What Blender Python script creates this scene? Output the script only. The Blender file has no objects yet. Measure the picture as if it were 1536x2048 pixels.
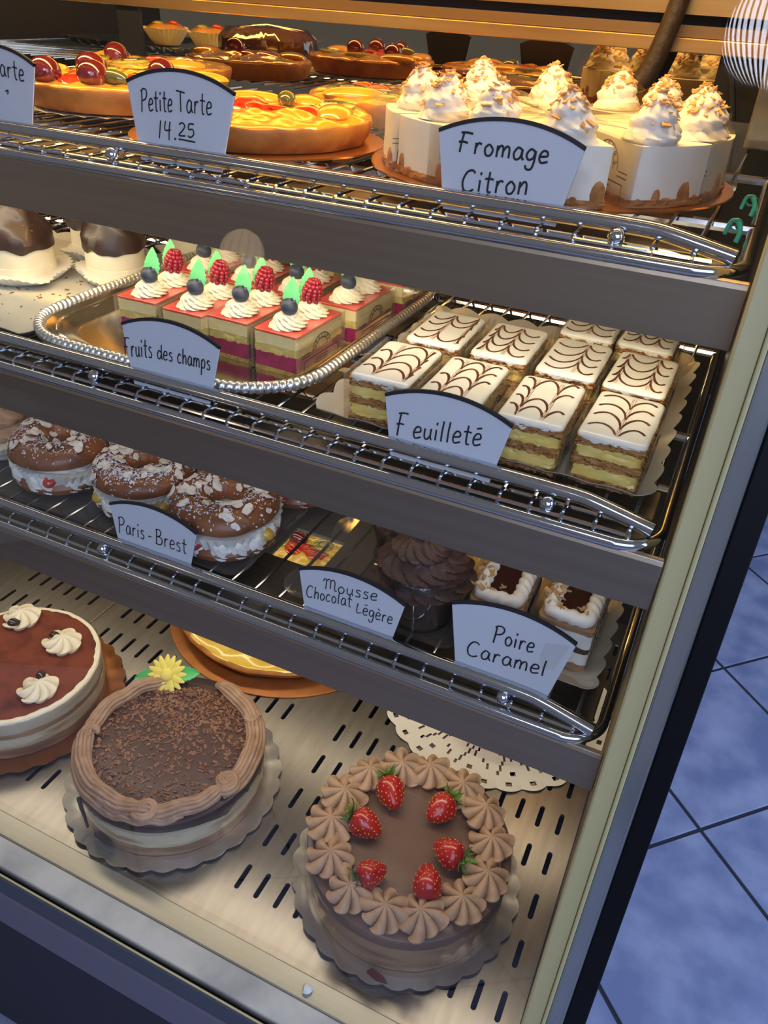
import bpy, bmesh, math, random
from math import sin, cos, pi, radians, sqrt, atan2, hypot
from mathutils import Vector, Matrix, noise
SC = bpy.context.scene
COL = SC.collection

# ---------------------------------------------------------------- camera, world, light, exposure
CAM_POS = (0.0, 0.0, 1.49)
R0 = (0.90414, 0.42366, 0.05523)      # picture right
R1 = (0.27688, -0.48258, -0.83094)    # picture down
R2 = (-0.32538, 0.76657, -0.55362)    # view direction
cd = bpy.data.cameras.new('camera'); cam = bpy.data.objects.new('camera', cd); COL.objects.link(cam)
mw = Matrix(((R0[0], -R1[0], -R2[0]), (R0[1], -R1[1], -R2[1]), (R0[2], -R1[2], -R2[2])))
cam.matrix_world = Matrix.Translation(CAM_POS) @ mw.to_4x4()
cd.sensor_fit = 'VERTICAL'; cd.sensor_height = 36.0; cd.lens = 1573.83 / 2048 * 36.0
cd.clip_start = 0.02; cd.clip_end = 50
SC.camera = cam
SC.view_settings.view_transform = 'Standard'; SC.view_settings.look = 'None'
SC.view_settings.gamma = 1.0; SC.view_settings.use_curve_mapping = False
SC.view_settings.exposure = 0.0
w = bpy.data.worlds.new('world'); SC.world = w; w.use_nodes = True
w.node_tree.nodes['Background'].inputs[0].default_value = (0.42, 0.42, 0.46, 1)
w.node_tree.nodes['Background'].inputs[1].default_value = 0.36

def area(name, loc, target, sx, sy, power, color, spread=pi):
    l = bpy.data.lights.new(name, 'AREA'); l.shape = 'RECTANGLE'; l.size = sx; l.size_y = sy
    l.energy = power; l.color = color; l.spread = spread
    o = bpy.data.objects.new(name, l); COL.objects.link(o); o.location = loc
    d = Vector(target) - Vector(loc); o.rotation_euler = d.to_track_quat('-Z', 'Y').to_euler()
    return o
# daylight of the shop window behind the viewer
area('window_daylight', (1.1, -1.7, 2.2), (-0.1, 0.6, 1.0), 2.0, 1.6, 38, (0.50, 0.66, 1.0))
# added blue fill from the side to brighten the tiled floor, no known window
area('floor_fill_light', (2.6, 0.6, 2.0), (0.4, 1.5, 0.0), 1.6, 1.6, 95, (0.36, 0.52, 1.0))
# warm lamp strip in the case header, and the strips under each shelf
area('header_lamp', (-0.62, 0.70, 1.70), (-0.62, 0.76, 1.36), 1.5, 0.05, 10.0, (1.0, 0.60, 0.18))
area('upper_shelf_lamp', (-0.62, 0.575, 1.333), (-0.62, 0.70, 1.19), 1.3, 0.03, 2.3, (1.0, 0.86, 0.60))
area('middle_shelf_lamp', (-0.62, 0.52, 1.160), (-0.62, 0.62, 1.02), 1.3, 0.03, 0.45, (1.0, 0.84, 0.64))
area('deck_lamp_and_fill', (-0.62, 0.545, 0.987), (-0.62, 0.62, 0.626), 1.3, 0.04, 1.8, (1.0, 0.88, 0.71))
area('deck_lamp_and_fill', (-0.62, 0.86, 0.985), (-0.62, 0.86, 0.626), 1.3, 0.03, 1.0, (1.0, 0.86, 0.66))  # added fill strip, lifts the dim back of the deck

# ---------------------------------------------------------------- materials
MATS = {}
def srgb(h):
    c = [int(h[i:i+2], 16) / 255 for i in (0, 2, 4)]
    return tuple(((x / 12.92) if x <= .04045 else ((x + .055) / 1.055) ** 2.4) for x in c) + (1.0,)
def mat(name, col, rough=0.5, metal=0.0, var=None, bump=None, sss=0.0, coat=0.0, spec=0.5, emit=None, stretch=None, detail=4):
    """var=(scale, other colour, lo, hi); bump=(scale, strength)"""
    m = bpy.data.materials.new(name); m.use_nodes = True; nt = m.node_tree; b = nt.nodes['Principled BSDF']
    b.inputs['Base Color'].default_value = srgb(col); b.inputs['Roughness'].default_value = rough
    b.inputs['Metallic'].default_value = metal; b.inputs['Specular IOR Level'].default_value = spec
    b.inputs['Coat Weight'].default_value = coat; b.inputs['Coat Roughness'].default_value = 0.08
    if sss:
        b.inputs['Subsurface Weight'].default_value = sss; b.inputs['Subsurface Radius'].default_value = (.006, .004, .002)
        b.inputs['Subsurface Scale'].default_value = 1.0
    tc = nt.nodes.new('ShaderNodeTexCoord'); src = tc.outputs['Object']
    if stretch:
        mp = nt.nodes.new('ShaderNodeMapping'); mp.inputs['Scale'].default_value = stretch
        nt.links.new(src, mp.inputs[0]); src = mp.outputs[0]
    if var:
        n = nt.nodes.new('ShaderNodeTexNoise'); n.inputs['Scale'].default_value = var[0]; n.inputs['Detail'].default_value = detail
        nt.links.new(src, n.inputs['Vector'])
        r = nt.nodes.new('ShaderNodeValToRGB'); r.color_ramp.elements[0].position = var[2]; r.color_ramp.elements[1].position = var[3]
        r.color_ramp.elements[0].color = srgb(col); r.color_ramp.elements[1].color = srgb(var[1])
        nt.links.new(n.outputs['Fac'], r.inputs['Fac']); nt.links.new(r.outputs[0], b.inputs['Base Color'])
    if bump:
        n2 = nt.nodes.new('ShaderNodeTexNoise'); n2.inputs['Scale'].default_value = bump[0]; n2.inputs['Detail'].default_value = detail
        nt.links.new(src, n2.inputs['Vector'])
        bp = nt.nodes.new('ShaderNodeBump'); bp.inputs['Strength'].default_value = bump[1]; bp.inputs['Distance'].default_value = 0.002
        nt.links.new(n2.outputs['Fac'], bp.inputs['Height']); nt.links.new(bp.outputs[0], b.inputs['Normal'])
    if emit:
        b.inputs['Emission Color'].default_value = srgb(emit[0]); b.inputs['Emission Strength'].default_value = emit[1]
    MATS[name] = m; return m
def clear(name, tint=(1, 1, 1, 1), gloss=0.06, rough=0.05, haze=0.0, hazecol='ffffff', fres=0.5):
    """thin clear plastic or glass: transparent, a little mirror, a little milky"""
    m = bpy.data.materials.new(name); m.use_nodes = True; nt = m.node_tree; nt.nodes.clear()
    out = nt.nodes.new('ShaderNodeOutputMaterial'); t = nt.nodes.new('ShaderNodeBsdfTransparent'); t.inputs[0].default_value = tint
    g = nt.nodes.new('ShaderNodeBsdfGlossy'); g.inputs['Roughness'].default_value = rough
    lw = nt.nodes.new('ShaderNodeLayerWeight'); lw.inputs['Blend'].default_value = 0.25
    mth = nt.nodes.new('ShaderNodeMath'); mth.operation = 'MULTIPLY_ADD'; mth.inputs[1].default_value = fres; mth.inputs[2].default_value = gloss
    nt.links.new(lw.outputs['Fresnel'], mth.inputs[0]); mx = nt.nodes.new('ShaderNodeMixShader')
    nt.links.new(mth.outputs[0], mx.inputs[0]); nt.links.new(t.outputs[0], mx.inputs[1]); nt.links.new(g.outputs[0], mx.inputs[2])
    last = mx
    if haze:
        d = nt.nodes.new('ShaderNodeBsdfDiffuse'); d.inputs[0].default_value = srgb(hazecol); mh = nt.nodes.new('ShaderNodeMixShader')
        mh.inputs[0].default_value = haze; nt.links.new(mx.outputs[0], mh.inputs[1]); nt.links.new(d.outputs[0], mh.inputs[2]); last = mh
    nt.links.new(last.outputs[0], out.inputs[0]); MATS[name] = m; return m

mat('chrome', 'c9ccd2', 0.12, 1.0)
mat('shelf_steel', 'a29280', 0.42, 1.0, var=(6, 'aa9a88', .3, .7), bump=(300, .05), stretch=(.6, 20, 20))
mat('panel_brown', '7d7468', 0.45, 0.25); mat('plate_steel', '8d8678', 0.38, 1.0, var=(9, '9a9384', .3, .7), stretch=(3, 30, 3))
mat('deck_steel', '918b81', 0.28, 0.85, var=(14, '857f76', .35, .7), bump=(60, .04), stretch=(8, 1, 1))
mat('sill_steel', 'aaa695', 0.34, 0.6, var=(10, 'a59e8c', .35, .7), bump=(60, .04))
mat('sill_white', 'c4beb0', 0.5, 0.0, var=(14, '98958e', .4, .7))
mat('rail_bronze', 'dcb878', 0.30, 1.0, var=(5, 'cca262', .3, .7), stretch=(1, 6, 20))
mat('header_steel', '9a7b52', 0.4, 1.0)
mat('black_plastic', '0c0d12', 0.45)
mat('black_trim', '05070c', 0.5, spec=0.2)
mat('dark_recess', '14120f', 0.8)
mat('cream_gasket', 'b8ac7c', 0.5, var=(3, 'beb284', .3, .7))
mat('body_grey', '6a6472', 0.5); mat('body_blue', '474854', 0.5); mat('body_dark', '2a2430', 0.6)
mat('mirror', 'b5a78c', 0.015, 1.0)
mat('tile', '7f88a4', 0.42, var=(9, 'a9aec2', .38, .68), bump=(25, .12), detail=8)
mat('grout', '2f3038', 0.9)
mat('paper_white', 'c2c5cd', 0.6); mat('ink', '14121a', 0.6)
mat('paper_cup', 'd9d6cc', 0.7, sss=0.0); mat('doily_paper', 'e9e3d2', 0.8)
mat('silver_board', 'dedacf', 0.27, 0.85, bump=(60, .10)); mat('silver_tray', 'd6d4cc', 0.17, 1.0)
mat('rope_silver', 'e8e8e4', 0.30, 0.9); mat('silver_card', 'd2cdbf', 0.38, 0.45, bump=(60, .10)); mat('gold_board', 'a96d38', 0.32, 0.7, var=(40, '9c602e', .4, .7))
mat('white_board', 'c3c0b3', 0.45, var=(20, 'b5b2a4', .4, .7)); mat('tray_dark', '3a3a3c', 0.3, 0.4)
mat('crust', '96541e', 0.55, var=(24, 'c4843a', .35, .7), bump=(120, .35))
mat('custard_glaze', 'd6932a', 0.18, var=(28, 'e6b040', .35, .7), bump=(45, .8), coat=1.0)
mat('lemon_filling', 'e6bb3a', 0.2, var=(28, 'efcf60', .35, .7), bump=(40, .3), coat=1.0)
mat('grape', '551420', 0.12, coat=1.0, var=(40, '6e2126', .3, .7)); mat('red_fruit', 'b32318', 0.15, coat=1.0, var=(70, 'd8532f', .4, .7))
mat('kiwi', '8f9a34', 0.18, coat=1.0, var=(60, 'a8ad4c', .3, .7)); mat('kiwi_core', 'd9d7a0', 0.2, coat=.6); mat('seed', '1a1610', .4)
mat('green_grape', '5a5c30', 0.15, coat=1.0)
mat('cheese', 'efece2', 0.55, var=(60, 'e9e4d6', .4, .7), bump=(200, .12), sss=.1)
mat('cream', 'efe4c6', 0.5, var=(60, 'e8dbb8', .4, .7), sss=.12)
mat('white_cream', 'ece7dc', 0.5, sss=.12); mat('toasted', 'd3985a', 0.6, var=(120, 'e2b67c', .3, .7))
mat('biscuit', '9c6434', 0.8, var=(90, 'c08a54', .35, .7), bump=(200, .8))
mat('glaze_red', 'cf4a3e', 0.2, coat=.6, var=(35, 'dc6654', .35, .7)); mat('sponge', 'd2bb6a', 0.8, var=(140, 'b9a45c', .4, .75), bump=(220, .8))
mat('vanilla', 'e4d29a', 0.6, var=(60, 'dcc788', .4, .7), bump=(120, .2)); mat('berry', '9a2450', 0.5, var=(90, '6c1836', .45, .75), bump=(130, .4))
mat('crumb_base', 'b89a52', 0.85, var=(160, '94763a', .4, .7), bump=(220, .9))
mat('blueberry', '2a3040', 0.5, var=(50, '46505f', .35, .7)); mat('raspberry', '8e1426', 0.25, var=(60, 'a8283a', .3, .7), coat=.3)
mat('sugar_leaf', '62c377', 0.45, var=(60, '74cf86', .3, .7))
mat('pastry', '9a602a', 0.7, var=(90, 'd2a05c', .35, .72), bump=(180, 1.0), stretch=(1, 1, 6)); mat('custard', 'e6c768', 0.4, var=(60, 'ecd88c', .4, .7), sss=.1)
mat('icing', 'e6e2d6', 0.28, var=(40, 'ddd8c8', .4, .7), coat=.3); mat('feather', '4a2a1a', 0.4, var=(80, '8a5230', .5, .75))
mat('choc_glaze', '38231a', 0.42, coat=.08, var=(30, '2e1b12', .4, .7), bump=(40, .2)); mat('choc_top', '4b3224', 0.42, var=(50, '573b2b', .4, .7), bump=(90, .2))
mat('choc_matte', '6c5240', 0.33, var=(30, '745947', .4, .7), bump=(70, .12)); mat('choc_cream', 'ac8a6c', 0.55, var=(80, '987658', .4, .7), bump=(160, .25))
mat('rosette_cream', 'b39272', 0.6, var=(90, 'a28062', .4, .7), bump=(170, .25)); mat('shaving', '7a4e34', 0.5, var=(80, '946a4a', .3, .7))
mat('mousse_dark', '4d352e', 0.5, var=(60, '412b25', .4, .7), bump=(120, .3))
mat('cocoa', '7a3a22', 0.9, var=(30, '562415', .45, .7), bump=(130, .5)); mat('coffee_bean', '2e1a14', 0.25, coat=.4)
mat('layer_pale', 'd2c5a8', 0.6, var=(16, '9a7a56', .5, .72), stretch=(1, 1, 4)); mat('layer_brown', 'a5815c', 0.7, var=(16, '7c5a3c', .45, .7), bump=(120, .3), stretch=(1, 1, 4))
mat('layer_grey', 'c0b49c', 0.6, var=(12, 'a0907a', .5, .75), stretch=(1, 1, 4))
mat('strawberry', 'a01410', 0.28, coat=.35, var=(40, 'b82a1a', .4, .75)); mat('calyx', '5a7a26', 0.5, var=(60, '7c9838', .3, .7)); mat('straw_seed', 'd8a83a', .4)
mat('flower_yellow', 'ecd964', 0.5); mat('flower_green', '5cc46c', 0.5)
mat('choux', '8e5630', 0.45, var=(35, '5e3418', .4, .7), bump=(70, .5), coat=.15); mat('almond', 'dcd6cc', 0.7, var=(120, 'b59a74', .55, .75)); mat('sugar_dust', 'd5d5dd', 0.9)
mat('pear', 'c9a43c', 0.3, coat=.4); mat('caramel', '3a1710', 0.10, coat=1.0); mat('nut', 'c09a68', 0.6, var=(90, 'a87c48', .3, .7))
mat('film_ink', '2a1d18', 0.6); mat('teal_tie', '2c9c94', 0.4); mat('rubber', '15141a', .5); mat('grip', '3a2a18', .55, bump=(120, 1.0))
mat('lamp_glass', 'dfe6f2', .3, emit=('e8ecff', 34.0)); mat('lamp_warm', 'f5e2c4', .3, emit=('ffdcae', 9.0)); mat('crumb_white', 'dcdcd6', .8)
mat('brioche', '7a4526', .5, var=(20, '5a2c18', .4, .7), bump=(40, .4))
clear('front_glass', gloss=0.010, rough=0.0, fres=.08); clear('film', tint=(.98, .97, .95, 1), gloss=0.04, rough=.12, haze=.05, fres=.35, hazecol='e8e0c8')
clear('clear_plastic', tint=(.95, .95, .95, 1), gloss=0.04, rough=.15, haze=.03, fres=.25); clear('collar', tint=(.98, .97, .94, 1), gloss=.03, rough=.08, haze=.01, fres=.35)
clear('cup_clear', tint=(.95, .95, .95, 1), gloss=.04, rough=.05, fres=.3); clear('edge_acrylic', tint=(.6, .63, .66, 1), gloss=.25, rough=.12, haze=.25, hazecol='b9bcc4'); clear('wrap', tint=(.9, .88, .85, 1), gloss=.22, rough=.08)

# ---------------------------------------------------------------- mesh helpers
class G:
    def __init__(s): s.v = []; s.f = []
    def add(s, vs, fs):
        o = len(s.v); s.v += [tuple(v) for v in vs]; s.f += [tuple(i + o for i in f) for f in fs]; return s
    def box(s, x0, x1, y0, y1, z0, z1, M=None):
        vs = [Vector((x, y, z)) for z in (z0, z1) for y in (y0, y1) for x in (x0, x1)]
        if M: vs = [M @ v for v in vs]
        return s.add(vs, [(0, 2, 3, 1), (4, 5, 7, 6), (0, 1, 5, 4), (2, 6, 7, 3), (0, 4, 6, 2), (1, 3, 7, 5)])
    def grid(s, rows, cu=False, cv=False):
        nu = len(rows); nv = len(rows[0]); fs = []
        for i in range(nu - (0 if cu else 1)):
            for j in range(nv - (0 if cv else 1)):
                fs.append((i * nv + j, i * nv + (j + 1) % nv, ((i + 1) % nu) * nv + (j + 1) % nv, ((i + 1) % nu) * nv + j))
        return s.add([p for r in rows for p in r], fs)
    def tube(s, pts, r, n=8, closed=False, cap=True, fn=None):
        pts = [Vector(p) for p in pts]; N = len(pts); rows = []; up = None
        for i, p in enumerate(pts):
            a = pts[(i - 1) % N] if (closed or i > 0) else p; b = pts[(i + 1) % N] if (closed or i < N - 1) else p
            t = (b - a).normalized()
            if up is None: up = t.orthogonal().normalized()
            up = (up - t * up.dot(t)); up = up.normalized() if up.length > 1e-9 else t.orthogonal().normalized()
            sd = t.cross(up); ri = r[i] if isinstance(r, (list, tuple)) else r
            row = []
            for k in range(n):
                an = 2 * pi * k / n; rr = ri * (fn(i, an) if fn else 1)
                row.append(p + up * cos(an) * rr + sd * sin(an) * rr)
            rows.append(row)
        o = len(s.v); s.grid(rows, cu=closed, cv=True)
        if cap and not closed:
            s.f.append(tuple(o + k for k in range(n))[::-1]); s.f.append(tuple(o + (N - 1) * n + k for k in range(n)))
        return s
    def lathe(s, prof, n=32, fn=None, c=(0, 0, 0), caps=True):
        rows = []
        for i, (r, z) in enumerate(prof):
            row = []
            for k in range(n):
                a = 2 * pi * k / n; rr, zz = (r, z)
                if fn: rr, zz = fn(r, z, a, i)
                row.append((c[0] + rr * cos(a), c[1] + rr * sin(a), c[2] + zz))
            rows.append(row)
        o = len(s.v); s.grid(rows, cv=True)
        if caps:
            if prof[0][0] > 1e-6: s.f.append(tuple(o + k for k in range(n))[::-1])
            if prof[-1][0] > 1e-6: s.f.append(tuple(o + (len(prof) - 1) * n + k for k in range(n)))
        return s
    def ball(s, c, r, n=12, m=8, sc=(1, 1, 1), M=None):
        rows = []
        for i in range(m + 1):
            t = pi * i / m; row = []
            for k in range(n):
                a = 2 * pi * k / n; p = Vector((r * sc[0] * sin(t) * cos(a), r * sc[1] * sin(t) * sin(a), -r * sc[2] * cos(t)))
                if M: p = M @ p
                row.append(p + Vector(c))
            rows.append(row)
        return s.grid(rows, cv=True)
    def block(s, outl, z0, z1, lev=3, jit=0.0, seed=0, fz=None, top=True):
        """extruded outline with ragged sides"""
        rnd = random.Random(seed); rows = []; N = len(outl)
        cx = sum(p[0] for p in outl) / N; cy = sum(p[1] for p in outl) / N
        for l in range(lev + 1):
            row = []
            for (x, y) in outl:
                d = Vector((x - cx, y - cy)); d = d.normalized() if d.length > 0 else d
                j = rnd.uniform(-jit, jit); zj = rnd.uniform(-jit, jit) * .5 if 0 < l < lev else 0
                row.append((x + d.x * j, y + d.y * j, z0 + (z1 - z0) * l / lev + zj))
            rows.append(row)
        o = len(s.v); s.grid(rows, cv=True)
        s.f.append(tuple(o + k for k in range(N))[::-1])
        if top: s.f.append(tuple(o + lev * N + k for k in range(N)))
        return s
    def ribbon(s, pts, wid, th=0.0003, up=Vector((0, 0, 1))):
        """thin raised stroke lying on a surface; wid number or list"""
        pts = [Vector(p) for p in pts]; N = len(pts); top = []
        for i, p in enumerate(pts):
            t = (pts[min(i + 1, N - 1)] - pts[max(i - 1, 0)])
            sd = t.cross(up); sd = sd.normalized() if sd.length > 1e-9 else Vector((1, 0, 0))
            wv = (wid[i] if isinstance(wid, (list, tuple)) else wid) / 2
            top.append((p - sd * wv, p - sd * wv * .6 + up * th, p + sd * wv * .6 + up * th, p + sd * wv))
        s.grid(top); return s
    def fan(s, outl, z): s.add([(x, y, z) for x, y in outl], [tuple(range(len(outl)))]); return s

def obj(name, g, m, parent=None, smooth=True, loc=None, rot=None, bevel=0, sub=0):
    me = bpy.data.meshes.new(name); me.from_pydata(g.v, [], g.f)
    bm = bmesh.new(); bm.from_mesh(me); bmesh.ops.recalc_face_normals(bm, faces=bm.faces)
    if smooth:
        for f in bm.faces: f.smooth = True
        for e in bm.edges:
            if len(e.link_faces) == 2 and e.calc_face_angle(0) > 0.75: e.smooth = False
    bm.to_mesh(me); bm.free()
    me.materials.append(MATS[m]); o = bpy.data.objects.new(name, me); COL.objects.link(o)
    if parent: o.parent = parent
    if loc: o.location = loc
    if rot: o.rotation_euler = rot
    if bevel:
        b = o.modifiers.new('bevel', 'BEVEL'); b.width = bevel; b.segments = 2; b.limit_method = 'ANGLE'
    if sub:
        b = o.modifiers.new('sub', 'SUBSURF'); b.levels = sub; b.render_levels = sub
    return o
def tag(o, label, cat, group=None):
    o['label'] = label; o['category'] = cat
    if group: o['group'] = group
    return o
def thing(name, label, cat, loc=(0, 0, 0), rotz=0, group=None):
    o = bpy.data.objects.new(name, None); COL.objects.link(o); o.empty_display_size = .02
    o.location = loc; o.rotation_euler = (0, 0, rotz); return tag(o, label, cat, group)
def struct(name, g, m, **k):
    o = obj(name, g, m, **k); o['kind'] = 'structure'; return o
def child(o, par, loc=None, rot=None, sc=None):
    c = o.copy(); COL.objects.link(c); c.parent = par
    if loc is not None: c.location = loc
    if rot is not None: c.rotation_euler = rot
    if sc is not None: c.scale = (sc, sc, sc) if not isinstance(sc, tuple) else sc
    for ch in list(o.children): child(ch, c)
    return c
def dup(o, loc, rotz, label):
    c = o.copy(); COL.objects.link(c); c.location = loc; c.rotation_euler = (0, 0, rotz); c['label'] = label
    for ch in list(o.children): child(ch, c)
    return c
def rrect(x0, x1, y0, y1, r, n=6):
    out = []
    for cx, cy, a0 in ((x1 - r, y0 + r, -90), (x1 - r, y1 - r, 0), (x0 + r, y1 - r, 90), (x0 + r, y0 + r, 180)):
        for k in range(n + 1):
            a = radians(a0 + 90 * k / n); out.append((cx + r * cos(a), cy + r * sin(a)))
    return out
def resample(outl, n, closed=True):
    P = [Vector(p) for p in outl]
    if closed: P.append(P[0])
    L = [0]
    for a, b in zip(P, P[1:]): L.append(L[-1] + (b - a).length)
    res = []; j = 0; cnt = n if closed else n - 1
    for k in range(n):
        t = L[-1] * k / cnt
        while j < len(L) - 2 and L[j + 1] < t: j += 1
        u = (t - L[j]) / max(1e-9, L[j + 1] - L[j]); res.append(tuple(P[j].lerp(P[j + 1], min(u, 1))))
    return res
def smooth_path(pts, k=6):
    P = [Vector(p) for p in pts]; out = []
    if len(P) < 3: return P
    for i in range(len(P) - 1):
        p0 = P[max(i - 1, 0)]; p1 = P[i]; p2 = P[i + 1]; p3 = P[min(i + 2, len(P) - 1)]
        for j in range(k):
            t = j / k
            out.append(.5 * ((2 * p1) + (p2 - p0) * t + (2 * p0 - 5 * p1 + 4 * p2 - p3) * t * t + (3 * p1 - p0 - 3 * p2 + p3) * t ** 3))
    out.append(P[-1]); return out
def nz(x, y=0, z=0): return noise.noise(Vector((x, y, z)))

XR = 0.0085          # inner face of the right end of the case
XL = -1.45
YB = 1.09            # mirror doors at the back
DECK = 0.626
# shelf: (wire plane z, front rod y)
SH = {'top': (1.3605, .535), 'middle': (1.187, .478), 'lower': (1.014, .455)}
ZA = SH['top'][0] + .003; ZB = SH['middle'][0] + .003; ZC = SH['lower'][0] + .003

# ---------------------------------------------------------------- the setting: floor and the display case
g = G()
T = .394; a45 = radians(45); ox, oy = .257, 1.276      # a grout crossing
for i in range(-8, 9):
    for j in range(-8, 9):
        M = Matrix.Translation((ox, oy, 0)) @ Matrix.Rotation(a45, 4, 'Z') @ Matrix.Translation((i * T, j * T, 0))
        c = M @ Vector((T / 2, T / 2, 0))
        if -2.6 < c.x < 2.8 and -1.6 < c.y < 3.6: g.box(.0042, T - .0042, .0042, T - .0042, -.01, 0, M)
fl = struct('floor', g, 'tile', smooth=False, bevel=.0015)
struct('floor_grout', G().box(-3, 3.2, -2.2, 4, -.02, -.0025), 'grout', smooth=False)
struct('wall_back', G().box(-3, 3.2, 4.0, 4.05, 0, 2.6), 'dark_recess', smooth=False)

case = thing('display_case', 'steel pastry display case with slotted deck, slanted glass front and mirror doors', 'display case', (0, 0, 0))
# slotted deck built as cells with real holes
cw, chh, sl, sw = .0257, .0595, .033, .0062
def deck_cells():
    g = G(); z = DECK
    xs0 = [-.0135 - cw * k for k in range(6)]; xs1 = [-.327 + cw * k for k in range(5)]
    xs2 = [-.410 - cw * k for k in range(5)]; xs3 = [-.7455 + cw * k for k in range(6)]; xs4 = [-.8133 - cw * k for k in range(6)]
    groups = [xs0, xs1, xs2, xs3, xs4, [-1.05 - cw * k for k in range(6)], [-1.25 - cw * k for k in range(5)]]
    cols = sorted(x for gr in groups for x in gr)
    ys = [.426 + chh * k for k in range(11)]
    y0 = .364; y1 = YB; ya = ys[0] - chh / 2; yb = ys[-1] + chh / 2
    def quad(x0, x1, u0, u1): g.add([(x0, u0, z), (x1, u0, z), (x1, u1, z), (x0, u1, z)], [(0, 1, 2, 3)])
    prev = XL
    for x in cols:
        l, r = x - cw / 2, x + cw / 2
        if l - prev > 1e-5: quad(prev, l, y0, y1)
        quad(l, r, y0, ya); quad(l, r, yb, y1)
        for yc in ys:
            n = 6; inner = []
            for k in range(n + 1):
                a = pi * k / n; inner.append((x + sw / 2 * cos(a), yc + sl / 2 - sw / 2 + sw / 2 * sin(a)))
            hs = sl / 2 - sw / 2
            for q in range(1, 8): inner.append((x - sw / 2, yc + hs - 2 * hs * q / 8))
            for k in range(n + 1):
                a = pi + pi * k / n; inner.append((x + sw / 2 * cos(a), yc - sl / 2 + sw / 2 + sw / 2 * sin(a)))
            for q in range(1, 8): inner.append((x + sw / 2, yc - hs + 2 * hs * q / 8))
            outer = []
            b, t = yc - chh / 2, yc + chh / 2
            for (px, py) in inner:
                dx, dy = px - x, py - yc; k = min((cw / 2) / max(1e-9, abs(dx)), (chh / 2) / max(1e-9, abs(dy)))
                outer.append((x + dx * k, yc + dy * k))
            N = len(inner); o = len(g.v)
            g.v += [(p[0], p[1], z) for p in outer] + [(p[0], p[1], z) for p in inner] + [(p[0], p[1], z - .004) for p in inner]
            for k in range(N):
                k2 = (k + 1) % N; g.f.append((o + k, o + k2, o + N + k2, o + N + k)); g.f.append((o + N + k, o + N + k2, o + 2 * N + k2, o + 2 * N + k))
            for cx_, cy_ in ((l, b), (r, b), (r, t), (l, t)):
                kk = min(range(N), key=lambda q: 0 if 0 else hypot(outer[q][0] - cx_, outer[q][1] - cy_))
                for kn in (kk - 1, kk + 1):
                    kn %= N; p, q = outer[kk], outer[kn]
                    if abs(p[0] - q[0]) > 1e-6 and abs(p[1] - q[1]) > 1e-6: g.add([(p[0], p[1], z), (q[0], q[1], z), (cx_, cy_, z)], [(0, 1, 2)])
        prev = r
    quad(prev, XR, y0, y1)
    return g
obj('slotted_deck', deck_cells(), 'deck_steel', case, smooth=False)
obj('deck_seam', G().box(-.7815, -.7775, .366, YB - .005, DECK, DECK + .0015), 'plate_steel', case, smooth=False, bevel=.0006)
obj('drip_pan', G().box(XL, XR, .36, YB, DECK - .06, DECK - .05), 'dark_recess', case, smooth=False)
obj('beige_sill', G().box(XL, XR + .05, .3385, .364, DECK - .02, DECK + .003), 'sill_steel', case, smooth=False, bevel=.0015)
def prism(profile, x0, x1):
    g = G(); n = len(profile); g.add([(x0, y, z) for y, z in profile] + [(x1, y, z) for y, z in profile], [(i, (i + 1) % n, n + (i + 1) % n, n + i) for i in range(n)] + [tuple(range(n))[::-1], tuple(range(n, 2 * n))]); return g
obj('white_sill', prism([(.3382, .6275), (.336, .6280), (.3118, .6250), (.3108, .6235), (.3108, .6100), (.3382, .6100)], XL, XR + .055), 'sill_white', case, smooth=False, bevel=.0008)
obj('sill_gap', G().box(XL, XR + .055, .3040, .3108, .590, .6130), 'dark_recess', case, smooth=False)
obj('trim_strip', G().box(XL, XR + .055, .3022, .3042, .612, .6255), 'cream_gasket', case, smooth=False, bevel=.0005)
obj('apron', G().box(XL, XR + .055, .3005, .3045, .588, .6235), 'body_blue', case, smooth=False)
obj('bumper_ledge', prism([(.3040, .588), (.2985, .586), (.2985, .512), (.304, .508), (.33, .508), (.33, .588)], XL, XR + .055), 'body_grey', case, smooth=False, bevel=.001)
obj('case_body', G().box(XL, XR + .05, .335, YB, .02, .52), 'body_dark', case, smooth=False)
# slanted right end: cream gasket, clear edge, black glass edge
def yg(z): return .435 + .23 * (z - 1.017)
def slant(x0, x1, d0, d1, z0=.60, z1=1.75):
    g = G(); g.add([(x, yg(z) + d, z) for x in (x0, x1) for z in (z0, z1) for d in (d0, d1)], [(0, 1, 3, 2), (4, 6, 7, 5), (0, 4, 5, 1), (2, 3, 7, 6), (0, 2, 6, 4), (1, 5, 7, 3)]); return g
obj('cream_gasket', slant(.0085, .0242, 0, .02), 'cream_gasket', case, smooth=False, bevel=.002)
obj('gasket_lip', slant(.0242, .0275, -.0015, .02), 'cream_gasket', case, smooth=False, bevel=.001)
obj('clear_edge', slant(.0275, .0415, 0, .02), 'edge_acrylic', case, smooth=False, bevel=.002)
obj('clear_edge_backing', slant(.0275, .0415, .0205, .03), 'plate_steel', case, smooth=False)
obj('black_edge', slant(.0418, .058, -.001, .03), 'black_trim', case, smooth=False, bevel=.001)
g = G(); g.add([(x, y, z) for x in (.0095, .057) for (y, z) in ((yg(.6) + .031, .6), (yg(1.75) + .031, 1.75), (YB + .03, 1.75), (YB + .03, .6))], [(0, 1, 2, 3), (7, 6, 5, 4), (0, 4, 5, 1), (1, 5, 6, 2), (2, 6, 7, 3), (3, 7, 4, 0)])
obj('end_panel', g, 'black_plastic', case, smooth=False)
g = G(); g.add([(x, yg(z) + d, z) for x in (XL, .0083) for z in (.6335, 1.72) for d in (-.003, .001)], [(0, 1, 3, 2), (4, 6, 7, 5), (0, 4, 5, 1), (2, 3, 7, 6), (0, 2, 6, 4), (1, 5, 7, 3)])
obj('glass_pane', g, 'front_glass', case, smooth=False)
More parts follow.
